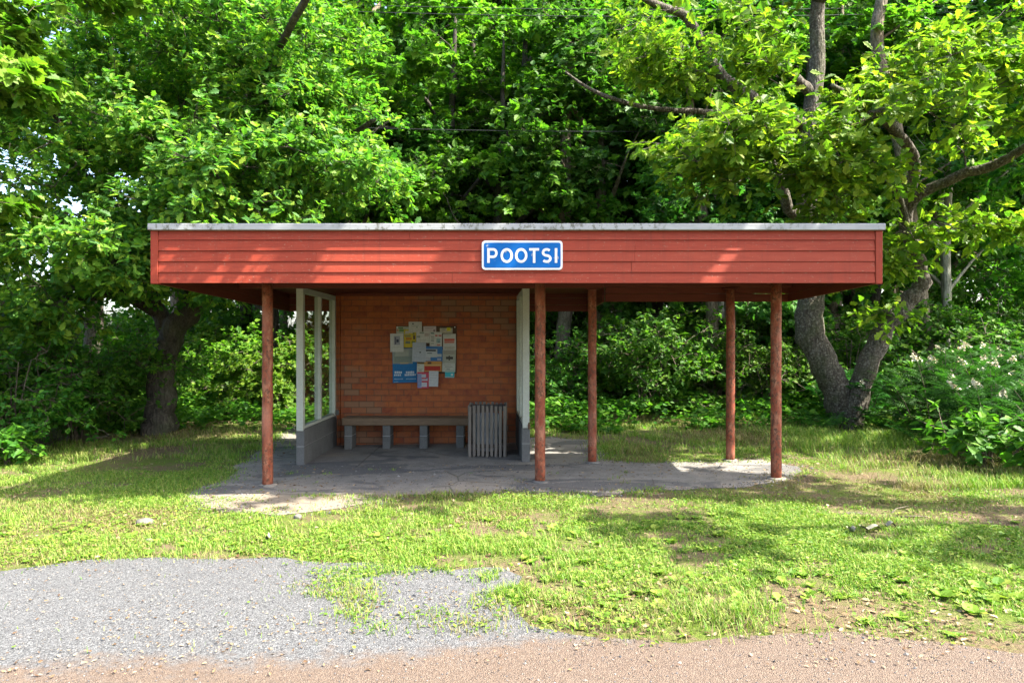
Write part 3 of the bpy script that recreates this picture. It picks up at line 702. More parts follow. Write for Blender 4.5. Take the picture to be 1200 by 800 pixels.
# ferns at the oak's foot and low weeds in front of the shrubs
def fern(seed, loc, L, n, label):
    r = np.random.default_rng(seed); x, y = loc; z = float(ground_h(x)); mb = MB()
    a = np.linspace(0, 6.28, n, endpoint=False) + r.random(n) * .5
    add_leaves(mb, FROND, np.tile([x, y, z], (n, 1)) + np.stack([np.cos(a), np.sin(a), np.zeros(n)], -1) * .03, np.stack([np.cos(a), np.sin(a), .75 + .3 * r.random(n)], -1),
               np.stack([-np.cos(a) * .6, -np.sin(a) * .6, np.ones(n)], -1), L * r.uniform(.8, 1.15, n))
    root = empty('fern', (x, y, z), label, 'fern', 'ferns by the twin oak'); local(root, mb.build('frond', M['fern'])); return root
fern(71, (6.35, 11.2), .75, 12, 'fern with arching fronds just right of the oak foot'); fern(72, (5.3, 11.7), .55, 9, 'small fern left of the twin oak foot'); fern(73, (6.2, 10.2), .6, 10, 'fern at the edge of the flowering thicket')
B4 = shrub_mesh(46, .45, .55, 26, OVATE, (.09, .15), M['maple'], (5.75, 8.3), 'bramble', 'low broad-leaved bramble in front of the flowering shrubs', 'brambles by the grass', per=6, shoots=4, stalk=6)
for (x, y, s, lab) in [(6.0, 7.4, 1.15, 'broad-leaved bramble cut by the right edge of the picture'), (6.1, 9.0, .8, 'small bramble under the feathery shrubs'), (-6.9, 9.3, .8, 'small bramble in front of the left bushes'), (-7.6, 9.1, 1.1, 'bramble at the left picture edge')]:
    copy_thing(B4, (x, y, float(ground_h(x))), random.uniform(0, 6), (s, s, s), lab, 'brambles by the grass')

# ------------------------------------------------------------------ ground, road, pavement
mb = MB()
xs = [-400, -60, -14, -6, 0, 6, 14, 60, 400]; ys = [-200, -20, 0, 10, 20, 60, 150, 700]
V = [(x, y, float(ground_h(x))) for y in ys for x in xs]; nx = len(xs)
mb.add(V, [(j * nx + i, j * nx + i + 1, (j + 1) * nx + i + 1, (j + 1) * nx + i) for j in range(len(ys) - 1) for i in range(nx - 1)])
tag(mb.build('ground', M['soil']), 'grassy brown earth around the shelter', 'ground', kind='structure')

def sheet(name, poly, mat, dz, label, jit=.05):
    r = np.random.default_rng(5); out = []
    n = len(poly)
    for i in range(n):
        a = np.array(poly[i]); b = np.array(poly[(i + 1) % n]); L = np.linalg.norm(b - a); m = max(1, int(L / .12)) if L < 6 else 1
        d = (b - a) / (L + 1e-9); nn = np.array([-d[1], d[0]])
        for k in range(m):
            p = a + (b - a) * k / m
            if m > 1: p = p + nn * jit * (fbm(p[0] * 2.2, p[1] * 2.2, 3, 4) - .5) * 3.2
            out.append(p)
    bm = bmesh.new(); f = bm.faces.new([bm.verts.new((p[0], p[1], float(ground_h(p[0])) + dz)) for p in out])
    bmesh.ops.triangulate(bm, faces=[f], ngon_method='EAR_CLIP')
    for f in bm.faces:
        if f.normal.z < 0: f.normal_flip()
    me = MB(); me.bm(bm)
    return tag(me.build(name, mat), label, name, kind='structure'), np.array(out)

road_px = [(60, 660), (150, 655), (250, 653), (330, 655), (388, 657), (450, 663), (520, 666), (585, 666), (612, 676), (606, 700), (622, 733), (700, 743), (800, 747), (900, 748), (1000, 742), (1100, 752), (1190, 764)]
road_poly = [(-60, 3.7), (-13.8, 3.9), (-6.5, 4.2), (-4.6, 4.55)] + [gp(*p) for p in road_px] + [(4.2, 3.45), (13.8, 3.3), (60, 3.2), (60, -9), (13.8, -9), (-13.8, -9), (-60, -9)]
_, road_out = sheet('road', road_poly, M['road'], .004, 'grey gravelly asphalt lay-by with brown dirt along it', .075)
pav_px = [(208, 580), (262, 561), (292, 538), (322, 512), (348, 497)]
pav_poly = [gp(*p) for p in pav_px] + [(-2.9, 11.3), (.3, 11.3)] + [gp(*p) for p in [(650, 512), (692, 517), (712, 539), (760, 543), (850, 541), (890, 538), (936, 547), (925, 561), (880, 571), (760, 575), (680, 583), (600, 577), (480, 580), (442, 590), (330, 602), (265, 599)]]
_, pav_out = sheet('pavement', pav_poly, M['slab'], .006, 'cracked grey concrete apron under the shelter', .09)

def in_poly(x, y, poly):
    x = np.asarray(x); y = np.asarray(y); c = np.zeros(x.shape, bool); n = len(poly); j = n - 1
    for i in range(n):
        xi, yi = poly[i]; xj, yj = poly[j]
        k = ((yi > y) != (yj > y)); c ^= k & (x < (xj - xi) * (y - yi) / ((yj - yi) + 1e-12) + xi); j = i
    return c

# ------------------------------------------------------------------ grass and weeds
def scatter(n, xr, yr, r):
    y = yr[0] * (yr[1] / yr[0]) ** r.random(n)          # denser near the road
    w = np.minimum(np.maximum(y * .78 + .5, 3), xr)
    return (r.random(n) * 2 - 1) * w, y
jr = np.random.default_rng(123)
def cover(x, y):
    d = fbm(x * .9 + 3, y * 1.2, 21, 4); e = fbm(x * 4, y * 5, 33, 3)
    m = np.clip((d * .8 + e * .7 - .56) * 3.4, .04, 1)
    m *= np.where(in_poly(x + jr.normal(0, .13, x.shape), y + jr.normal(0, .10, x.shape), pav_out), np.where(y < 7.2, np.clip((e - .45) * 1.5, 0, .4), np.where(e > .78, .2, 0.0)), 1)
    jx = x + jr.normal(0, .05, x.shape); jy = y + jr.normal(0, .07, x.shape)
    pen = np.exp(-((x + 1.0 + .12 * np.sin(y * 6)) / .2) ** 2) * np.clip((y - 3.8) / .3, 0, 1) + .8 * np.exp(-((x + .02) / .16) ** 2) * np.clip((y - 3.75) / .3, 0, 1) + .35 * np.clip((4.12 - y) / .2, 0, 1) * (y > 3.7) * (x > -.9)
    pen = pen + .5 * np.exp(-((y - 4.85) / .1) ** 2) * (x > -1.9)
    m = np.where(in_poly(jx, jy, road_out), np.clip(pen * (e - .32) * 3.2, 0.003, .8), m)
    m *= np.where(x > -1.3, np.clip((y - 3.62) / .75, .12, 1), 1) * np.where(x < -1.7, np.clip((y - 4.85) / .5, .2, 1), 1)
    sandy = np.exp(-(((x + 2.1) / 1.3) ** 2 + ((y - 6.55) / .3) ** 2)); m *= 1 - .8 * sandy
    m *= np.where(y > 11.5, .6, 1) * np.where((x > 4.2) & (y > 8), .75, 1)
    m *= np.where((x < -4.2) & (y > 8.4), np.clip(1 - .75 * fbm(x * 1.5, y * 1.5, 71) * np.clip((y - 8.2) / 1.5, 0, 1) * 1.8, .12, 1), 1)
    m *= np.where((x > 3.6) & (y > 5.9), np.clip(1 - 1.5 * (fbm(x * .9, y * 1.8, 73) - .25), .25, 1), 1)
    inside = (x > -2.9) & (x < .3) & (y > 8.9) & (y < 11.1)
    return np.where(inside, 0, m)
g = MB(); r = np.random.default_rng(77)
x, y = scatter(760000, 11, (3.55, 14.5), r); k = r.random(len(x)) < cover(x, y); x = x[k]; y = y[k]; n = len(x)
tall = .012 + .04 * fbm(x * .8, y * .8, 5) ** 2.2 * 1.6 + r.random(n) ** 2 * .03 + np.where(y > 9.5, .05, 0) + np.where((x > 4.0) & (y > 7.0), .06, 0)
P = np.stack([x, y, ground_h(x)], -1); a = r.random(n) * 6.283; ln = r.uniform(.1, .8, n)
D = np.stack([np.cos(a) * ln, np.sin(a) * ln, np.ones(n)], -1); sd = np.stack([-np.sin(a), np.cos(a), np.zeros(n)], -1); w = r.uniform(.0014, .0032, n)[:, None] * (1 + (y[:, None] - 4) * .09)
mid = P + D * (tall * .55)[:, None]; tip = P + D * tall[:, None] + np.stack([np.cos(a), np.sin(a), -.4 * np.ones(n)], -1) * (tall * ln * .5)[:, None]
V = np.stack([P - sd * w, P + sd * w, mid + sd * w * .8, mid - sd * w * .8, tip], 1).reshape(-1, 3)
dry = (fbm(x * .55 + 4, y * .8, 141, 4) + .25 * (r.random(n) - .5)) > .60
def blades(sel, name, mat, label):
    mbx = MB(); v5 = V.reshape(-1, 5, 3)[sel].reshape(-1, 3); q = len(v5) // 5
    mbx.add_raw(v5, (np.arange(q)[:, None] * 5 + np.array([0, 1, 2, 3, 3, 2, 4])[None]).reshape(-1), np.tile([4, 3], q))
    tag(mbx.build(name, mat), label, name.replace('_', ' '), kind='stuff')
M['straw'] = leaf_mat('dry_grass_blade', [(.11, .145, .025), (.17, .165, .045), (.23, .19, .08), (.29, .24, .125)], .3, .7, (1, 1, .8), .2)
blades(~dry, 'grass', M['grass'], 'short patchy sunlit grass between road and shelter')
blades(dry, 'dry_grass', M['straw'], 'thin straw-coloured patches in the grass')

wd = MB(); r = np.random.default_rng(78)
x, y = scatter(210000, 11, (3.5, 13.5), r)
k = r.random(len(x)) < np.clip(cover(x, y) * (fbm(x * 1.7 + 8, y * 1.7, 51, 3) * 2.2 - .5), 0, 1); x = x[k]; y = y[k]; n = len(x)
a = r.random(n) * 6.283; P = np.stack([x, y, ground_h(x) + r.uniform(.006, .035, n)], -1)
D = np.stack([np.cos(a), np.sin(a), r.uniform(-.1, .55, n)], -1); N = np.array([0, 0, 1.0]) + r.normal(0, .35, (n, 3)); sz = r.uniform(.010, .027, n)
h = n // 2; add_leaves(wd, ROUND, P[:h], D[:h], N[:h], sz[:h]); add_leaves(wd, LANCE, P[h:], D[h:], N[h:], sz[h:] * 1.7)
nr = 900; x, y = scatter(nr * 4, 7, (3.6, 6.2), r); k = (r.random(len(x)) < cover(x, y) * 1.4) & ~in_poly(x, y - .05, road_out); x = x[k][:nr]; y = y[k][:nr]
for k in range(len(x)):
    q = int(r.integers(5, 9)); a = r.random() * 6.28 + np.arange(q) * 6.283 / q + r.normal(0, .25, q); sz_ = r.uniform(.025, .06) * (1.3 if y[k] < 4.4 else 1)
    Pk = np.tile([x[k], y[k], float(ground_h(x[k])) + .006], (q, 1)); el = r.uniform(.15, .8, q)
    add_leaves(wd, (LANCE, OVATE, ROUND)[k % 3], Pk, np.stack([np.cos(a), np.sin(a), el], -1), np.stack([-np.cos(a) * el, -np.sin(a) * el, np.ones(q)], -1), sz_ * r.uniform(.7, 1.2, q))
tag(wd.build('weeds', M['weed']), 'low broad weeds and clover among the grass', 'weeds', kind='stuff')

# woodland undergrowth and leaf litter
ug = MB(); r = np.random.default_rng(79)
y = r.uniform(11.6, 27, 150000); x = (r.random(150000) * 2 - 1) * (y * .8 + 1)
edge = np.where(x < -3.6, 12.6 + .5 * np.sin(x * 2), np.where(x < .8, 12.0, 11.9 + .25 * np.sin(x * 3))) + (fbm(x * 2, y * 2, 9) - .5) * .8
k = (y > edge) & (r.random(len(x)) < np.clip(fbm(x * .7, y * .7, 61, 3) * 2.4 - .35, .1, 1) * np.where(y > 19, .5, 1)); x = x[k]; y = y[k]; n = len(x)
hh = (.12 + .6 * fbm(x * 1.1, y * 1.1, 13, 3) ** 1.3) * np.clip((y - 11.4) / 1.0, .35, 1); z = ground_h(x) + hh * r.random(n) ** .5
a = r.random(n) * 6.283; P = np.stack([x, y, z], -1); D = np.stack([np.cos(a), np.sin(a), r.uniform(-.35, .25, n)], -1); N = np.array([0, 0, 1.0]) + r.normal(0, .4, (n, 3))
h = n // 2; sz = r.uniform(.06, .13, n); add_leaves(ug, OVATE, P[:h], D[:h], N[:h], sz[:h]); add_leaves(ug, MAPLE, P[h:], D[h:], N[h:], sz[h:])
tag(ug.build('undergrowth', M['maple']), 'knee-high leafy undergrowth on the woodland floor', 'undergrowth', kind='stuff')

lt = MB(); r = np.random.default_rng(80)
x, y = scatter(11000, 10, (3.3, 14), r); inside = (x > -2.9) & (x < .3) & (y > 8.9) & (y < 11.1)
k = (~inside) & (r.random(len(x)) < .25 + .6 * ((x < -4.2) & (y > 8.4)) + .3 * ((x > 4) & (y > 6)) + .75 * (fbm(x * 1.2, y * 1.2, 91) > .55) ); x = x[k]; y = y[k]; n = len(x)
a = r.random(n) * 6.283; P = np.stack([x, y, ground_h(x) + r.uniform(.01, .02, n)], -1)
add_leaves(lt, OAK, P, np.stack([np.cos(a), np.sin(a), r.normal(0, .15, n)], -1), np.array([0, 0, 1.0]) + r.normal(0, .3, (n, 3)), r.uniform(.02, .05, n) * np.where(in_poly(x, y, road_out), .55, 1))
M['litter'] = leaf_mat('dry_leaf', [(.09, .05, .025), (.17, .11, .055), (.25, .18, .1), (.34, .27, .17)], .15, .8, (1, 1, 1), .2)
tag(lt.build('fallen_leaves', M['litter']), 'dry brown leaves scattered on grass and road', 'leaf litter', kind='stuff')

gv = MB(); r = np.random.default_rng(81); n = 9000
x = r.uniform(-4.5, 4.5, n); y = r.uniform(3.0, 5.1, n); k = in_poly(x, y, road_out); x = x[k]; y = y[k]; n = len(x)
s = r.uniform(.002, .006, n) * (1 + (r.random(n) < .03) * 1.5)
oc = np.array([(1, 0, 0), (0, 1, 0), (-1, 0, 0), (0, -1, 0), (0, 0, .7), (0, 0, -.7)]); fc = np.array([(0, 1, 4), (1, 2, 4), (2, 3, 4), (3, 0, 4), (1, 0, 5), (2, 1, 5), (3, 2, 5), (0, 3, 5)])
V = np.stack([x, y, ground_h(x) + .006], -1)[:, None] + oc[None] * s[:, None, None] * r.uniform(.6, 1.3, (n, 6, 1))

# grit along the crumbling edge of the apron and scattered over it
m2 = 6500; q = r.integers(0, len(pav_out), m2); ex = pav_out[q] + r.normal(0, 1, (m2, 2)) * np.array([.11, .09]); fr_ = r.random(m2) < .3
ex[fr_] = np.stack([r.uniform(-3.4, 3.3, fr_.sum()), r.uniform(7.0, 9.0, fr_.sum())], -1)
kk = ~((ex[:, 0] > -2.9) & (ex[:, 0] < .3) & (ex[:, 1] > 9.4)); ex = ex[kk]; s2 = r.uniform(.003, .009, len(ex)) * (1 + (r.random(len(ex)) < .05) * 1.5)
V2_ = np.stack([ex[:, 0], ex[:, 1], ground_h(ex[:, 0]) + .008], -1)[:, None] + oc[None] * s2[:, None, None] * r.uniform(.6, 1.3, (len(ex), 6, 1))
V = np.concatenate([V, V2_]); n = len(V)
gv.add_raw(V.reshape(-1, 3), (np.arange(n)[:, None] * 6 + fc.reshape(-1)[None]).reshape(-1), np.full(n * 8, 3))
def grav():
    t = NT('loose_gravel'); q = t.new('NewGeometry')
    return t.done(t.pbr(t.ramp(q.outputs['Random Per Island'], [(0, (.035, .035, .038)), (.4, (.09, .09, .093)), (.7, (.13, .105, .08)), (1, (.22, .21, .19))]), .85))
tag(gv.build('gravel', grav()), 'loose small stones on the lay-by and the apron', 'gravel', kind='stuff')

# ------------------------------------------------------------------ the shelter
XL, XR, YF, YR, YB, XM = -3.59, 3.68, 6.8, 9.05, 10.95, 1.2
SL = .024                                     # roof falls to the rear
ZB, ZT = 2.178, 2.765
sh = empty('bus_shelter', (0, 0, 0), 'red timber bus shelter with flat roof, brick back wall and pipe posts', 'bus shelter')
def sloped(mbx):       # shear the roof parts down towards the rear
    for i, V in enumerate(mbx.V): V = V.copy(); V[:, 2] -= SL * (V[:, 1] - YF); mbx.V[i] = V
    return mbx
# front boards: lapped, the lower edge of each stands proud of the next
def lapped(mbx, x0, x1, y, zs, joints, r):
    for i, (a, b) in enumerate(zip(zs[:-1], zs[1:])):
        cuts = sorted([x0] + [x0 + (x1 - x0) * j for j in joints[i % len(joints)]] + [x1])
        for c0, c1 in zip(cuts[:-1], cuts[1:]):
            dy = r.uniform(-.0015, .0015); g = .0012
            v = [(c0 + g, y - .020 + dy, a + .003), (c1 - g, y - .020 + dy, a + .003), (c1 - g, y - .008 + dy, b), (c0 + g, y - .008 + dy, b),
                 (c0 + g, y + .006, a + .003), (c1 - g, y + .006, a + .003), (c1 - g, y + .006, b), (c0 + g, y + .006, b)]
            mbx.add(v, [(0, 1, 2, 3), (5, 4, 7, 6), (1, 5, 6, 2), (4, 0, 3, 7), (3, 2, 6, 7), (4, 5, 1, 0)])
zs = [ZB + .107 * i for i in range(5)] + [2.70]
r = np.random.default_rng(4)
f = MB(); lapped(f, XL + .075, XR - .072, YF, zs, [[.41], [.66], [.22, .665], [.665], [.35]], r); f.build('fascia', M['red'], sh)
cb = MB(); cb.box(XL, XL + .072, YF - .024, YF + .05, ZB - .006, 2.70, .004); cb.build('corner_board', M['red'], sh)
cb = MB(); cb.box(XR - .069, XR, YF - .024, YF + .05, ZB - .006, 2.70, .004); cb.build('corner_board', M['red'], sh)
# backing and the side and rear skirts
def skirt(x0, x1, y0, y1):
    m = MB()
    if abs(x1 - x0) < abs(y1 - y0):
        for i in range(5): m.box(x0, x1, y0, y1, ZB + .107 * i + .002, min(ZB + .107 * (i + 1) - .002, 2.70), .003)
    else:
        for i in range(5): m.box(x0, x1, y0, y1, ZB + .107 * i + .002, min(ZB + .107 * (i + 1) - .002, 2.70), .003)
    return sloped(m)
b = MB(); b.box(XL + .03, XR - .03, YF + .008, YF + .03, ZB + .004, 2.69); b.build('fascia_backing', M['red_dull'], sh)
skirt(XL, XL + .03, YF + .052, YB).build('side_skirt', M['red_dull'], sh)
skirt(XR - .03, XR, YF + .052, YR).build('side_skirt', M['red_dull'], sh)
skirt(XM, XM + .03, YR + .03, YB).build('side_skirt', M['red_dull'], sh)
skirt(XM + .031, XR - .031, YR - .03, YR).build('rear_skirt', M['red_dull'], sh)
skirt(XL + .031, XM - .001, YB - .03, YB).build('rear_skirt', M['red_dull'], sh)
# deck planks (soffit) and roofing
d = MB(); n = 44
for i in range(n):
    y0 = YF + .04 + (YB - .035 - YF - .04) * i / n; y1 = YF + .04 + (YB - .035 - YF - .04) * (i + 1) / n - .004
    d.box(XL + .033, (XR - .033) if y1 < YR - .03 else XM - .003, y0, y1, 2.46, 2.484)
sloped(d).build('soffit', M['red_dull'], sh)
d = MB(); d.box(XL + .01, XR - .01, YF + .01, YR, 2.702, 2.72); d.box(XL + .01, XM + .03, YR + .002, YB, 2.702, 2.72); sloped(d).build('roof_deck', plain((.09, .09, .085), .9), sh)
fl = MB(); fl.box(XL - .012, XR + .012, YF - .058, YF + .1, 2.701, ZT, .004); fl.build('flashing', M['flash'], sh)
fl = MB(); fl.box(XL - .012, XL + .04, YF + .102, YB + .02, 2.701, ZT, .004); sloped(fl).build('flashing', M['flash'], sh)
fl = MB(); fl.box(XR - .04, XR + .012, YF + .102, YR + .02, 2.701, ZT, .004); sloped(fl).build('flashing', M['flash'], sh)
# beams
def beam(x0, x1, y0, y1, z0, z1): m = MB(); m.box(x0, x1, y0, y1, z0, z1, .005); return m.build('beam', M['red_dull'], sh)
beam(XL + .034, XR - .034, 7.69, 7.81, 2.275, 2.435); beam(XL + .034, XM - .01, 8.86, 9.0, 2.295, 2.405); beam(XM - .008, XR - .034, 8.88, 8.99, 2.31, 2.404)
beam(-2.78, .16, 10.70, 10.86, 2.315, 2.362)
# posts
def post(px, Y, ztop, pyb, d):
    x = (px - 600) * Y / F; z0 = float(ground_h(x)); m = MB()
    zz = np.linspace(z0 - .05, ztop, 14); rr = np.random.default_rng(int(px))
    m.tube(np.stack([x + rr.normal(0, .0015, 14), Y + rr.normal(0, .0015, 14), zz], -1), d / 2, 20, .02, seed=int(px))
    o = m.build('post', M['post'], sh, True)
    c = MB(); c.tube(np.array([[x, Y, z0 - .02], [x, Y, z0 + .018], [x, Y, z0 + .024]]), [d * .95, d * .86, d * .7], 14, .25, seed=int(px) + 3); c.build('footing', M['slab'], o)
    c = MB(); c.box(x - .09, x + .09, Y - .06, Y + .06, ztop - .003, ztop + .012, .003); c.build('cap_plate', M['red_dull'], o)
for (px, Y, d) in ((313.5, 7.75, .118), (633, 7.75, .118), (909.5, 7.75, .118)): post(px, Y, 2.262, 0, d)
for (px, Y, d) in ((694, 8.93, .112), (856, 8.93, .112)): post(px, Y, 2.282, 0, d)
# brick wall with piers
def gz(x): return float(ground_h(x))
bw = MB(); bw.box(-2.70, .09, 10.75, 10.93, gz(-2.7) - .05, 2.315)
bw.box(-2.80, -2.705, 10.72, 10.93, gz(-2.8) - .05, 2.315); bw.box(.095, .185, 10.72, 10.93, -.05, 2.315)
bw.build('brick_wall', M['brick'], sh)
for x0 in (-2.80, .095):
    m = MB(); m.box(x0 + .005, x0 + .09, 10.66, 10.718, .45, .53, .006); m.build('mortar_block', M['block'], sh)
# glazed side screens on low block walls
def screen(xc, kx):
    def yaw(mbx):
        for i, V in enumerate(mbx.V): V = V.copy(); V[:, 0] -= kx * (V[:, 1] - 9.0); mbx.V[i] = V
        return mbx
    wlow = MB(); L = 10.70 - 9.02; zb = gz(xc)
    for rw, (z0, z1) in enumerate(((zb - .05, zb + .245), (zb + .252, zb + .475))):
        cuts = [9.02, 9.02 + L * .32, 9.02 + L * .66, 10.70] if rw else [9.02, 9.02 + L * .18, 9.02 + L * .5, 9.02 + L * .84, 10.70]
        for a, c in zip(cuts[:-1], cuts[1:]): wlow.box(xc - .055, xc + .055, a + .003, c - .004, z0, z1, .006)
    yaw(wlow).build('block_wall', M['block'], sh)
    mo = MB(); mo.box(xc - .05, xc + .05, 9.026, 10.694, zb - .04, zb + .472); yaw(mo).build('mortar', plain((.16, .155, .145), .9), sh)
    zf = zb + .477; fr = MB(); zt = 2.30
    fr.box(xc - .045, xc + .045, 9.0, 9.085, zf - .02, zt + .02, .004)
    fr.box(xc - .045, xc + .045, 9.83, 9.90, zf + .04, zt - .06, .004); fr.box(xc - .045, xc + .045, 10.62, 10.69, zf + .04, zt - .06, .004)
    fr.box(xc - .04, xc + .04, 9.087, 10.69, zt - .058, zt + .012, .004); fr.box(xc - .04, xc + .04, 9.087, 10.69, zf, zf + .038, .004)
    o = yaw(fr).build('glazed_screen', M['frame'], sh)
    for (a, c) in ((9.086, 9.829), (9.901, 10.619)):
        g = MB(); g.box(xc - .003, xc + .003, a, c, zf + .039, zt - .059); yaw(g).build('pane', M['glass'], o)
screen(-2.80, 0); screen(.185, .042)
# a chip of bare rot low on the right screen
m = MB(); m.tube(np.array([[.222, 8.998, .44], [.226, 8.997, .49], [.222, 8.998, .535]]), [.008, .02, .006], 7, .3); m.build('rot_patch', plain((.09, .05, .03), .95), sh)

# ------------------------------------------------------------------ name sign
sx, sz = (612 - 600) * 6.76 / F, H0 + (400 - 299) * 6.76 / F
sg = empty('place_sign', (sx, YF - .03, sz), 'blue sign with white border reading POOTSI on the red fascia', 'sign')
u = .80 / 805.0
def rrect(w, h, rad, n=6):
    out = []
    for cx, cy, a0 in ((w / 2 - rad, h / 2 - rad, 0), (-w / 2 + rad, h / 2 - rad, 90), (-w / 2 + rad, -h / 2 + rad, 180), (w / 2 - rad, -h / 2 + rad, 270)):
        for k in range(n + 1): a = math.radians(a0 + 90 * k / n); out.append((cx + rad * math.cos(a), cy + rad * math.sin(a)))
    return out
def plate(pts, y0, y1):
    m = MB(); n = len(pts)
    m.add([(x, y0, z) for x, z in pts] + [(x, y1, z) for x, z in pts], [list(range(n)), list(range(2 * n - 1, n - 1, -1))] + [(i, n + i, n + (i + 1) % n, (i + 1) % n) for i in range(n)])
    return m
plate(rrect(805 * u, 290 * u, 34 * u), -.008, .01).build('border', M['white'], sg)
plate(rrect(765 * u, 250 * u, 22 * u), -.0105, -.0085).build('panel', M['blue'], sg)
def ribbon(mbx, path, w, y, closed=False):
    P = np.array(path, float); n = len(P); o = []
    for i in range(n):
        a = P[(i - 1) % n] if closed or i > 0 else P[i]; b = P[(i + 1) % n] if closed or i < n - 1 else P[i]
        t = b - a; t /= np.linalg.norm(t) + 1e-9; o.append(np.array([-t[1], t[0]]) * w / 2)
    V = []
    for p, q in zip(P, o): V += [(p[0] + q[0], y, p[1] + q[1]), (p[0] - q[0], y, p[1] - q[1])]
    mbx.add(V, [(2 * i, 2 * i + 1, (2 * i + 3) % (2 * n), (2 * i + 2) % (2 * n)) for i in range(n if closed else n - 1)])
lt_ = MB(); w = 25 * u
def cx(px): return (px - 617.5) * u
top, bot = (247 - 177) * u, (247 - 324) * u
def arc(x, z, rx, rz, a0, a1, n=14): return [(x + rx * math.cos(math.radians(a0 + (a1 - a0) * k / n)), z + rz * math.sin(math.radians(a0 + (a1 - a0) * k / n))) for k in range(n + 1)]
hw = w / 2
ribbon(lt_, [(cx(281), top), (cx(281), bot)], w, -.0125)
rb = 37 * u; zc = top - hw - rb
ribbon(lt_, [(cx(290), top - hw), (cx(330), top - hw)] + arc(cx(330), zc, 30 * u, rb, 88, -88) + [(cx(330), zc - rb), (cx(290), zc - rb)], w, -.013)
for c in (463, 607): ribbon(lt_, arc(cx(c), (top + bot) / 2, 50 * u, (top - bot) / 2 - hw, 0, 345, 24), w, -.0125, True)
ribbon(lt_, [(cx(686), top - hw), (cx(785), top - hw)], w, -.0125); ribbon(lt_, [(cx(736), top - w), (cx(736), bot)], w, -.013)
sr = (top - bot - w) / 4
ribbon(lt_, arc(cx(860), top - hw - sr, 36 * u, sr, 35, 270, 12) + arc(cx(860), bot + hw + sr, 38 * u, sr, 90, -145, 12)[1:], w, -.0125)
ribbon(lt_, [(cx(954), top), (cx(954), bot)], w, -.0125)
lt_.build('lettering', M['white'], sg)
for q in (-.2, .2):
    m = MB(); m.tube(np.array([[q, -.0115, .125], [q, -.0155, .125]]), .006, 8); m.build('screw', plain((.45, .38, .3), .5), sg)

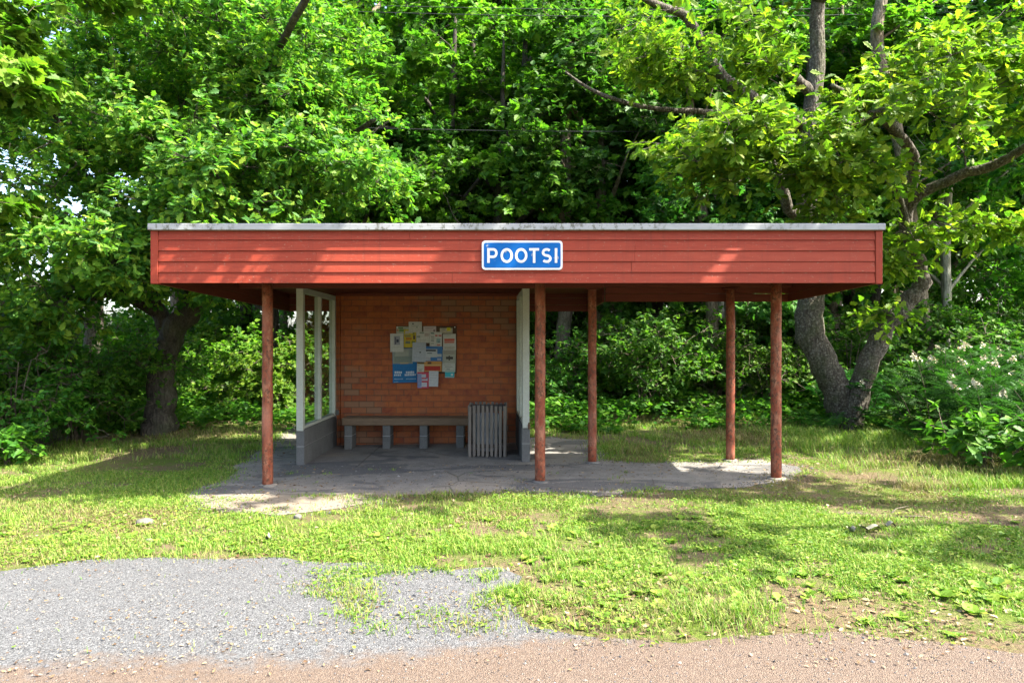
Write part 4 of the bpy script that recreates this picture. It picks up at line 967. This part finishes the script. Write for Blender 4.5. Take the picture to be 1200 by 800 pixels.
# ------------------------------------------------------------------ notice board and papers
BY = 10.735
def bp(cx_, cy_): px = 450 + cx_ / 8.89; py = 370 + cy_ / 8.89; return (px - 600) * BY / F, H0 + (400 - py) * BY / F
x0, z1 = bp(125, 104); x1, z0 = bp(757, 600)
nb = empty('notice_board', ((x0 + x1) / 2, BY, z0), 'dark brown notice board on the brick wall under many papers', 'notice board')
m = MB(); m.box(x0, x1, BY - .004, BY + .012, z0, z1, .003); local(nb, m.build('backing', plain((.06, .035, .022), .8)))
for q in ((738, 118), (138, 118)):
    a = bp(*q); m = MB(); m.tube(np.array([[a[0], BY - .005, a[1]], [a[0], BY - .012, a[1]]]), .008, 8); local(nb, m.build('pin', plain((.7, .7, .68), .5)))
WH = (.62, .62, .58)
INK = (.05, .05, .055)
papers = [  # x0,y0,x1,y1, colour, label, prints [(x0,y0,x1,y1,colour)]
 ((90, 335, 345, 695), (.015, .17, .42), 'blue poster with a grey picture across its top, largest on the board', [(92, 338, 300, 498, (.30, .34, .31)), (120, 352, 260, 420, (.4, .42, .36)), (110, 420, 290, 480, (.24, .29, .25)), (170, 485, 255, 500, (.5, .42, .25)), 'T110,575,190,600', 'T228,575,318,600', 'T105,603,180,625', 'T215,603,335,625', 'S105,650,200,662', 'S230,650,335,662', 'S105,682,150,690']),
 ((130, 112, 262, 190), (.5, .52, .42), 'small paper with green pictures at the top left of the board', [(150, 120, 200, 134, (.12, .2, .08)), (160, 138, 225, 165, (.16, .3, .1)), (135, 140, 155, 160, (.5, .25, .12))]),
 ((208, 142, 335, 328), (.62, .5, .04), 'yellow flyer with dark pictures', [(222, 158, 300, 180, (.6, .55, .5)), (220, 200, 280, 220, (.3, .28, .12)), (300, 170, 320, 200, (.3, .3, .05)), (305, 205, 325, 245, (.1, .06, .05)), (230, 228, 290, 250, (.55, .2, .03)), (225, 262, 275, 290, (.2, .22, .15)), (290, 262, 325, 285, (.2, .25, .05))]),
 ((412, 108, 545, 178), (.62, .55, .54), 'pinkish paper at the top of the board', [(430, 122, 520, 132, (.5, .4, .42)), (515, 145, 535, 165, (.25, .18, .2))]),
 ((583, 128, 716, 182), (.55, .52, .4), 'cream slip with a yellow tag at the top right', [(655, 122, 695, 158, (.75, .65, .02)), (600, 140, 640, 148, (.35, .33, .27))]),
 ((260, 62, 398, 172), WH, 'white sheet sticking up highest above the board', [(295, 78, 315, 88, INK), (290, 100, 370, 106, (.45, .45, .43)), (340, 112, 352, 126, (.25, .3, .27))]),
 ((340, 165, 478, 282), WH, 'white sheet right of the yellow flyer', [(375, 170, 420, 184, (.25, .3, .25)), (345, 205, 380, 228, (.3, .33, .3)), (425, 180, 470, 215, (.5, .42, .4)), (360, 250, 440, 256, (.5, .48, .46))]),
 ((480, 168, 606, 318), WH, 'white sheet with small red and blue items', [(490, 176, 525, 188, (.08, .2, .18)), (535, 198, 560, 214, (.6, .12, .12)), (570, 198, 602, 214, (.6, .15, .15)), (492, 215, 525, 220, INK), (492, 235, 525, 240, INK), (492, 255, 525, 262, INK), (550, 235, 590, 280, (.3, .42, .44)), (565, 260, 585, 275, (.05, .1, .15)), (555, 295, 590, 310, (.55, .2, .18)), (492, 285, 525, 290, INK)]),
 ((70, 185, 208, 375), WH, 'white sheet with a framed dark photo, farthest left', [(108, 210, 172, 302, (.33, .34, .4)), (118, 222, 132, 296, (.12, .12, .16)), (135, 245, 158, 275, (.03, .04, .08)), (95, 320, 185, 326, (.48, .5, .46))]),
 ((618, 188, 752, 355), WH, 'white sheet with a red printed heading', [(630, 200, 700, 206, (.4, .4, .38)), (632, 238, 738, 262, (.65, .12, .08)), (632, 265, 735, 284, (.6, .2, .15)), (632, 296, 690, 302, (.5, .48, .45)), (632, 318, 738, 350, (.5, .47, .41))]),
 ((612, 352, 750, 492), (.42, .43, .37), 'grey-green paper with a dark scrawl', [(650, 425, 722, 450, (.05, .05, .045)), (676, 415, 690, 462, (.06, .06, .05)), (625, 358, 740, 400, (.36, .34, .29))]),
 ((610, 490, 746, 582), (.55, .56, .5), 'pale paper under the grey-green one', [(625, 505, 700, 510, (.3, .3, .28)), (640, 525, 720, 532, (.3, .3, .28)), (655, 545, 690, 560, (.35, .36, .33))]),
 ((640, 568, 736, 642), (.05, .45, .52), 'small turquoise card at the lower right', [(640, 570, 736, 584, (.4, .55, .5)), (700, 600, 722, 620, (.6, .68, .68)), (642, 630, 734, 640, (.4, .5, .48))]),
 ((435, 318, 614, 475), (.05, .18, .42), 'blue and white leaflet with dark heading', [(437, 345, 560, 430, (.5, .54, .56)), (440, 352, 545, 374, (.03, .04, .06)), (455, 385, 505, 402, (.06, .07, .1)), (500, 395, 605, 425, (.5, .53, .53)), (440, 430, 490, 465, (.45, .45, .48)), (560, 440, 600, 460, (.4, .42, .55))]),
 ((302, 278, 442, 478), (.44, .48, .53), 'blank grey-blue sheet in the middle', [(315, 318, 425, 323, (.36, .4, .44)), (376, 372, 390, 386, (.06, .08, .07)), (315, 340, 425, 344, (.38, .42, .46)), (315, 430, 400, 435, (.38, .42, .46))]),
 ((355, 470, 606, 578), (.55, .27, .07), 'orange banner with a red strip', [(357, 472, 425, 498, (.13, .09, .03)), (460, 478, 500, 500, (.1, .05, .03)), (428, 522, 592, 566, (.45, .03, .02)), (425, 504, 600, 518, (.6, .4, .15))]),
 ((350, 500, 424, 606), (.56, .58, .5), 'narrow white strip left of the orange banner', [(352, 512, 378, 518, (.2, .25, .15)), (360, 545, 415, 551, (.4, .4, .33)), (370, 560, 400, 572, (.3, .32, .27))]),
 ((474, 572, 572, 732), (.58, .6, .62), 'white note hanging below the orange banner', [(485, 590, 560, 594, (.45, .47, .48)), (485, 612, 560, 616, (.45, .47, .48)), (485, 640, 560, 644, (.45, .47, .48)), (485, 665, 530, 669, (.45, .47, .48))]),
 ((355, 582, 474, 750), (.55, .06, .1), 'red and blue card hanging lowest', [(357, 600, 400, 745, (.25, .3, .5)), (390, 605, 445, 640, (.5, .54, .6)), (375, 630, 400, 680, (.3, .2, .16)), (400, 655, 462, 672, (.5, .55, .6)), (388, 690, 455, 735, (.58, .6, .66)), (450, 640, 462, 655, (.2, .25, .45))]),
]
r = np.random.default_rng(15)
for i, (bx, col, lab, prints) in enumerate(papers):
    a = bp(bx[0], bx[1]); c = bp(bx[2], bx[3]); xm, zm = (a[0] + c[0]) / 2, (a[1] + c[1]) / 2; wd_, hg = c[0] - a[0], a[1] - c[1]
    yb = BY - .006 - .0045 * i
    root = empty('paper_notice', (xm, yb, zm), lab, 'notice', 'papers pinned on the notice board')
    root.rotation_euler = (0, r.normal(0, .012), 0)
    m = MB(); nx_ = 5
    def cy(z): return -.006 * max(0, -z / hg * 2) ** 2       # lower edge curls out a little
    nz = 5; V = []
    for jz in range(nz):
        z = -hg / 2 + hg * jz / (nz - 1); V += [(-wd_ / 2, cy(z), z), (wd_ / 2, cy(z), z)]
    m.add(V, [(2 * q, 2 * q + 1, 2 * q + 3, 2 * q + 2) for q in range(nz - 1)])
    col = tuple(c_ * .56 for c_ in col)
    m.build('sheet', plain(col, .75), root)
    pr = {}
    for k_, p in enumerate(prints):
        if isinstance(p, str):
            xa, ya, xb, yb2 = [float(v) for v in p[1:].split(',')]; cells = []
            n_ = max(3, int((xb - xa) / (17 if p[0] == 'T' else 12)))
            for q in range(n_):
                s0 = xa + (xb - xa) * q / n_; s1 = s0 + (xb - xa) / n_ * .78; cells.append((s0, ya + r.uniform(0, 3), s1, yb2 - r.uniform(0, 3)))
            colr = (.62, .68, .75) if p[0] == 'T' else (.35, .5, .65)
        else: cells = [p[:4]]; colr = p[4]
        mm = pr.setdefault(colr, MB())
        for (xa, ya, xb, yb2) in cells:
            A = bp(xa, ya); B = bp(xb, yb2); q0, q1, w0, w1 = A[0] - xm, B[0] - xm, B[1] - zm, A[1] - zm; o = -.0008 - .0003 * k_
            mm.add([(q0, cy(w0) + o, w0), (q1, cy(w0) + o, w0), (q1, cy(w1) + o, w1), (q0, cy(w1) + o, w1)], [(0, 1, 2, 3)])
    for colr, mm in pr.items(): mm.build('print', plain(tuple(c_ * .56 for c_ in colr), .7), root)

# ------------------------------------------------------------------ bench and litter bin
bY = 10.27
bx0, bx1 = (400.5 - 600) * bY / F, -.635
zb = gz(-1.6); bench = empty('bench', (-1.6, bY, zb), 'long plain timber bench on concrete block legs along the brick wall', 'bench')
m = MB(); m.box(bx0, bx1, bY, bY + .16, .335, .45, .01); m.box(bx0 + .01, bx1 - .01, bY + .165, bY + .32, .34, .452, .01); local(bench, m.build('seat', M['bench']))
for px in (407.5, 452.5, 496, 539):
    xc = (px - 600) * bY / F; m = MB(); m.box(xc - .06, xc + .06, bY + .02, bY + .30, gz(xc) - .02, .172, .006); m.box(xc - .058, xc + .058, bY + .022, bY + .298, .180, .333, .006)
    lg = local(bench, m.build('leg', M['block']))
    m = MB(); m.box(xc - .057, xc + .057, bY + .025, bY + .295, .172, .180); j = m.build('mortar_joint', plain((.24, .24, .23), .9)); local(bench, j); j.parent = lg
bnx0, bnx1, bny = (548 - 600) * 9.45 / F, (594 - 600) * 9.45 / F, 9.45
zb = gz(-.35); bn = empty('litter_bin', ((bnx0 + bnx1) / 2, bny + .25, zb), 'square grey wooden slat litter bin right of the bench', 'litter bin')
def slats(p0, p1, n, nrm):
    m = MB(); r_ = np.random.default_rng(int(abs(p0[0]) * 1000 + n))
    for i in range(n):
        t = (i + .5) / n; c = np.array(p0) * (1 - t) + np.array(p1) * t; hwid = .0195
        dz = r_.uniform(-.008, .008)
        if nrm == 'y': m.box(c[0] - hwid, c[0] + hwid, c[1] - .011, c[1] + .011, zb + .012 + dz, zb + .715 + dz, .003)
        else: m.box(c[0] - .011, c[0] + .011, c[1] - hwid, c[1] + hwid, zb + .012 + dz, zb + .715 + dz, .003)
    return m
D_ = bnx1 - bnx0
for (a, b_, nn) in (((bnx0, bny), (bnx1, bny), 'y'), ((bnx0, bny + D_), (bnx1, bny + D_), 'y'), ((bnx0 + .012, bny + .03), (bnx0 + .012, bny + D_ - .03), 'x'), ((bnx1 - .012, bny + .03), (bnx1 - .012, bny + D_ - .03), 'x')):
    local(bn, slats(a, b_, 9 if nn == 'y' else 8, nn).build('slat_panel', M['wood']))
for z in (.64, .13):
    m = MB(); q = .028
    m.box(bnx0 + q, bnx1 - q, bny + .013, bny + .033, zb + z, zb + z + .05, .003); m.box(bnx0 + q, bnx1 - q, bny + D_ - .033, bny + D_ - .013, zb + z, zb + z + .05, .003)
    m.box(bnx0 + q, bnx0 + q + .018, bny + .035, bny + D_ - .035, zb + z, zb + z + .05, .003); m.box(bnx1 - q - .018, bnx1 - q, bny + .035, bny + D_ - .035, zb + z, zb + z + .05, .003)
    local(bn, m.build('rail', plain((.05, .04, .035), .85)))
m = MB(); cxx, cyy = (bnx0 + bnx1) / 2, bny + D_ / 2
bm = bmesh.new(); bmesh.ops.create_cone(bm, cap_ends=True, segments=24, radius1=.17, radius2=.2, depth=.5); bm.faces.ensure_lookup_table()
bmesh.ops.delete(bm, geom=[f for f in bm.faces if f.normal.z > .9], context='FACES_ONLY'); bmesh.ops.translate(bm, verts=bm.verts, vec=(cxx, cyy, zb + .32)); m.bm(bm)
local(bn, m.build('liner', plain((.27, .3, .32), .55)))

# ------------------------------------------------------------------ small things on the grass
def rock(px, py, sx_, sz_, label, seed):
    x, y = gp(px, py); bm = bmesh.new(); bmesh.ops.create_icosphere(bm, subdivisions=3, radius=1); rr = np.random.default_rng(seed)
    for v in bm.verts:
        k = .75 + .6 * float(fbm(v.co.x * 1.4 + 7 + seed, v.co.y * 1.4 + v.co.z + 5, seed)); v.co = Vector((v.co.x * sx_ * k, v.co.y * sx_ * .7 * k, v.co.z * sz_ * k))
    m = MB(); m.bm(bm); o = m.build('stone', M['stone'], None, True); o.location = (x, y, gz(x) + sz_ * .35); tag(o, label, 'stone', 'stones in the grass')
rock(170, 613, .085, .035, 'flat pale stone in the grass left of the apron', 1); rock(175, 634, .035, .02, 'small pale stone below the flat one near the asphalt', 2); rock(349, 607, .035, .028, 'pale stone in the grass below the left red post', 3)
rock(316, 633, .03, .022, 'whitish pebble just above the asphalt edge', 4)
def scrap(px, py, L, label, seed):
    x, y = gp(px, py); rr = np.random.default_rng(seed); m = MB(); n = 7; V = []
    a = rr.random() * .6 - .3
    for i in range(n):
        t = i / (n - 1) - .5; w_ = .035 * (1 - abs(t) * 1.1) + .006
        zz = .02 + .018 * math.sin(i * 1.3 + seed); 
        for s in (-1, 0, 1): V.append((t * L * math.cos(a) - s * w_ * math.sin(a), t * L * math.sin(a) + s * w_, zz + abs(s) * .014 + rr.normal(0, .003)))
    fcs = []
    for i in range(n - 1):
        for s in range(2): q = i * 3 + s; fcs.append((q, q + 3, q + 4, q + 1))
    m.add(V, fcs); o = m.build('paper_scrap', M['paper_scrap'], None, True); o.location = (x, y, gz(x) + .012); tag(o, label, 'litter', 'pale scraps on the grass')
scrap(998, 625, .07, 'leftmost pale scrap of the three on the right grass', 1); scrap(1020, 623, .16, 'long curled pale scrap on the right grass', 2); scrap(1043, 619, .09, 'small pale scrap right of the long curled one', 3)
scrap(315, 634, .05, 'tiny white scrap near the asphalt edge', 5)
# dead twig lying on the grass below the flowering shrubs
m = MB(); a = np.array([*gp(985, 602), .03]); c = np.array([*gp(1095, 606), .06])
pp = np.stack([a + (c - a) * t + np.array([0, .05 * math.sin(t * 7), .01 * math.sin(t * 11)]) for t in np.linspace(0, 1, 9)]); m.tube(pp, np.linspace(.014, .006, 9), 6, .1)
m.tube(np.array([pp[4], pp[4] + [.15, .14, .04], pp[4] + [.3, .2, .05]]), [.008, .005, .003], 5); tag(m.build('fallen_branch', M['twig'], None, True), 'thin dead branch lying on the right grass', 'branch')

# overhead cables
for (py, Y, sag, lab) in ((11, 14.6, .25, 'upper thin black cable across the top of the picture'), (19, 14.4, .28, 'second thin black cable just below the upper one'), (154, 14.8, .3, 'low black cable crossing the trees above the sign')):
    z = H0 + (400 - py) * Y / F; m = MB(); t = np.linspace(-1, 1, 41)
    m.tube(np.stack([t * 26 + 1, np.full(41, Y) + t * .6, z + sag * (t * t) * 6], -1), .006, 6)
    tag(m.build('cable', plain((.02, .02, .022), .6), None, True), lab, 'cable', 'overhead cables')

# ------------------------------------------------------------------ light, sky, camera
to_sun = Vector((.60, -.185, .78)).normalized()
sun = bpy.data.lights.new('sun', 'SUN'); sun.energy = 4.4; sun.angle = math.radians(.53); sun.color = (1, .955, .87)
so = bpy.data.objects.new('sun', sun); COL.objects.link(so); so.rotation_euler = (-to_sun).to_track_quat('-Z', 'Y').to_euler(); so.location = (10, -4, 20)
wld = bpy.data.worlds.new('World'); S.world = wld; wld.use_nodes = True
nt = wld.node_tree; nt.nodes.clear(); sky = nt.nodes.new('ShaderNodeTexSky'); sky.sky_type = 'NISHITA'; sky.sun_disc = False
sky.sun_elevation = math.asin(to_sun.z); sky.sun_rotation = math.atan2(to_sun.x, to_sun.y); sky.air_density = 1.0; sky.dust_density = 3.5; sky.ozone_density = 1
bg = nt.nodes.new('ShaderNodeBackground'); bg.inputs['Strength'].default_value = .15; wo = nt.nodes.new('ShaderNodeOutputWorld')
nt.links.new(sky.outputs[0], bg.inputs[0]); nt.links.new(bg.outputs[0], wo.inputs[0])
cam = bpy.data.cameras.new('camera'); cam.sensor_width = 36; cam.lens = 24; cam.clip_end = 2000; cam.clip_start = .05
co = bpy.data.objects.new('camera', cam); COL.objects.link(co); co.location = (0, 0, H0); co.rotation_euler = (math.radians(90), 0, 0); S.camera = co
S.view_settings.view_transform = 'Standard'; S.view_settings.look = 'None'; S.view_settings.gamma = 1; S.view_settings.exposure = 2.45
S.cycles.max_bounces = 10; S.cycles.diffuse_bounces = 5; S.cycles.transmission_bounces = 6; S.cycles.transparent_max_bounces = 12
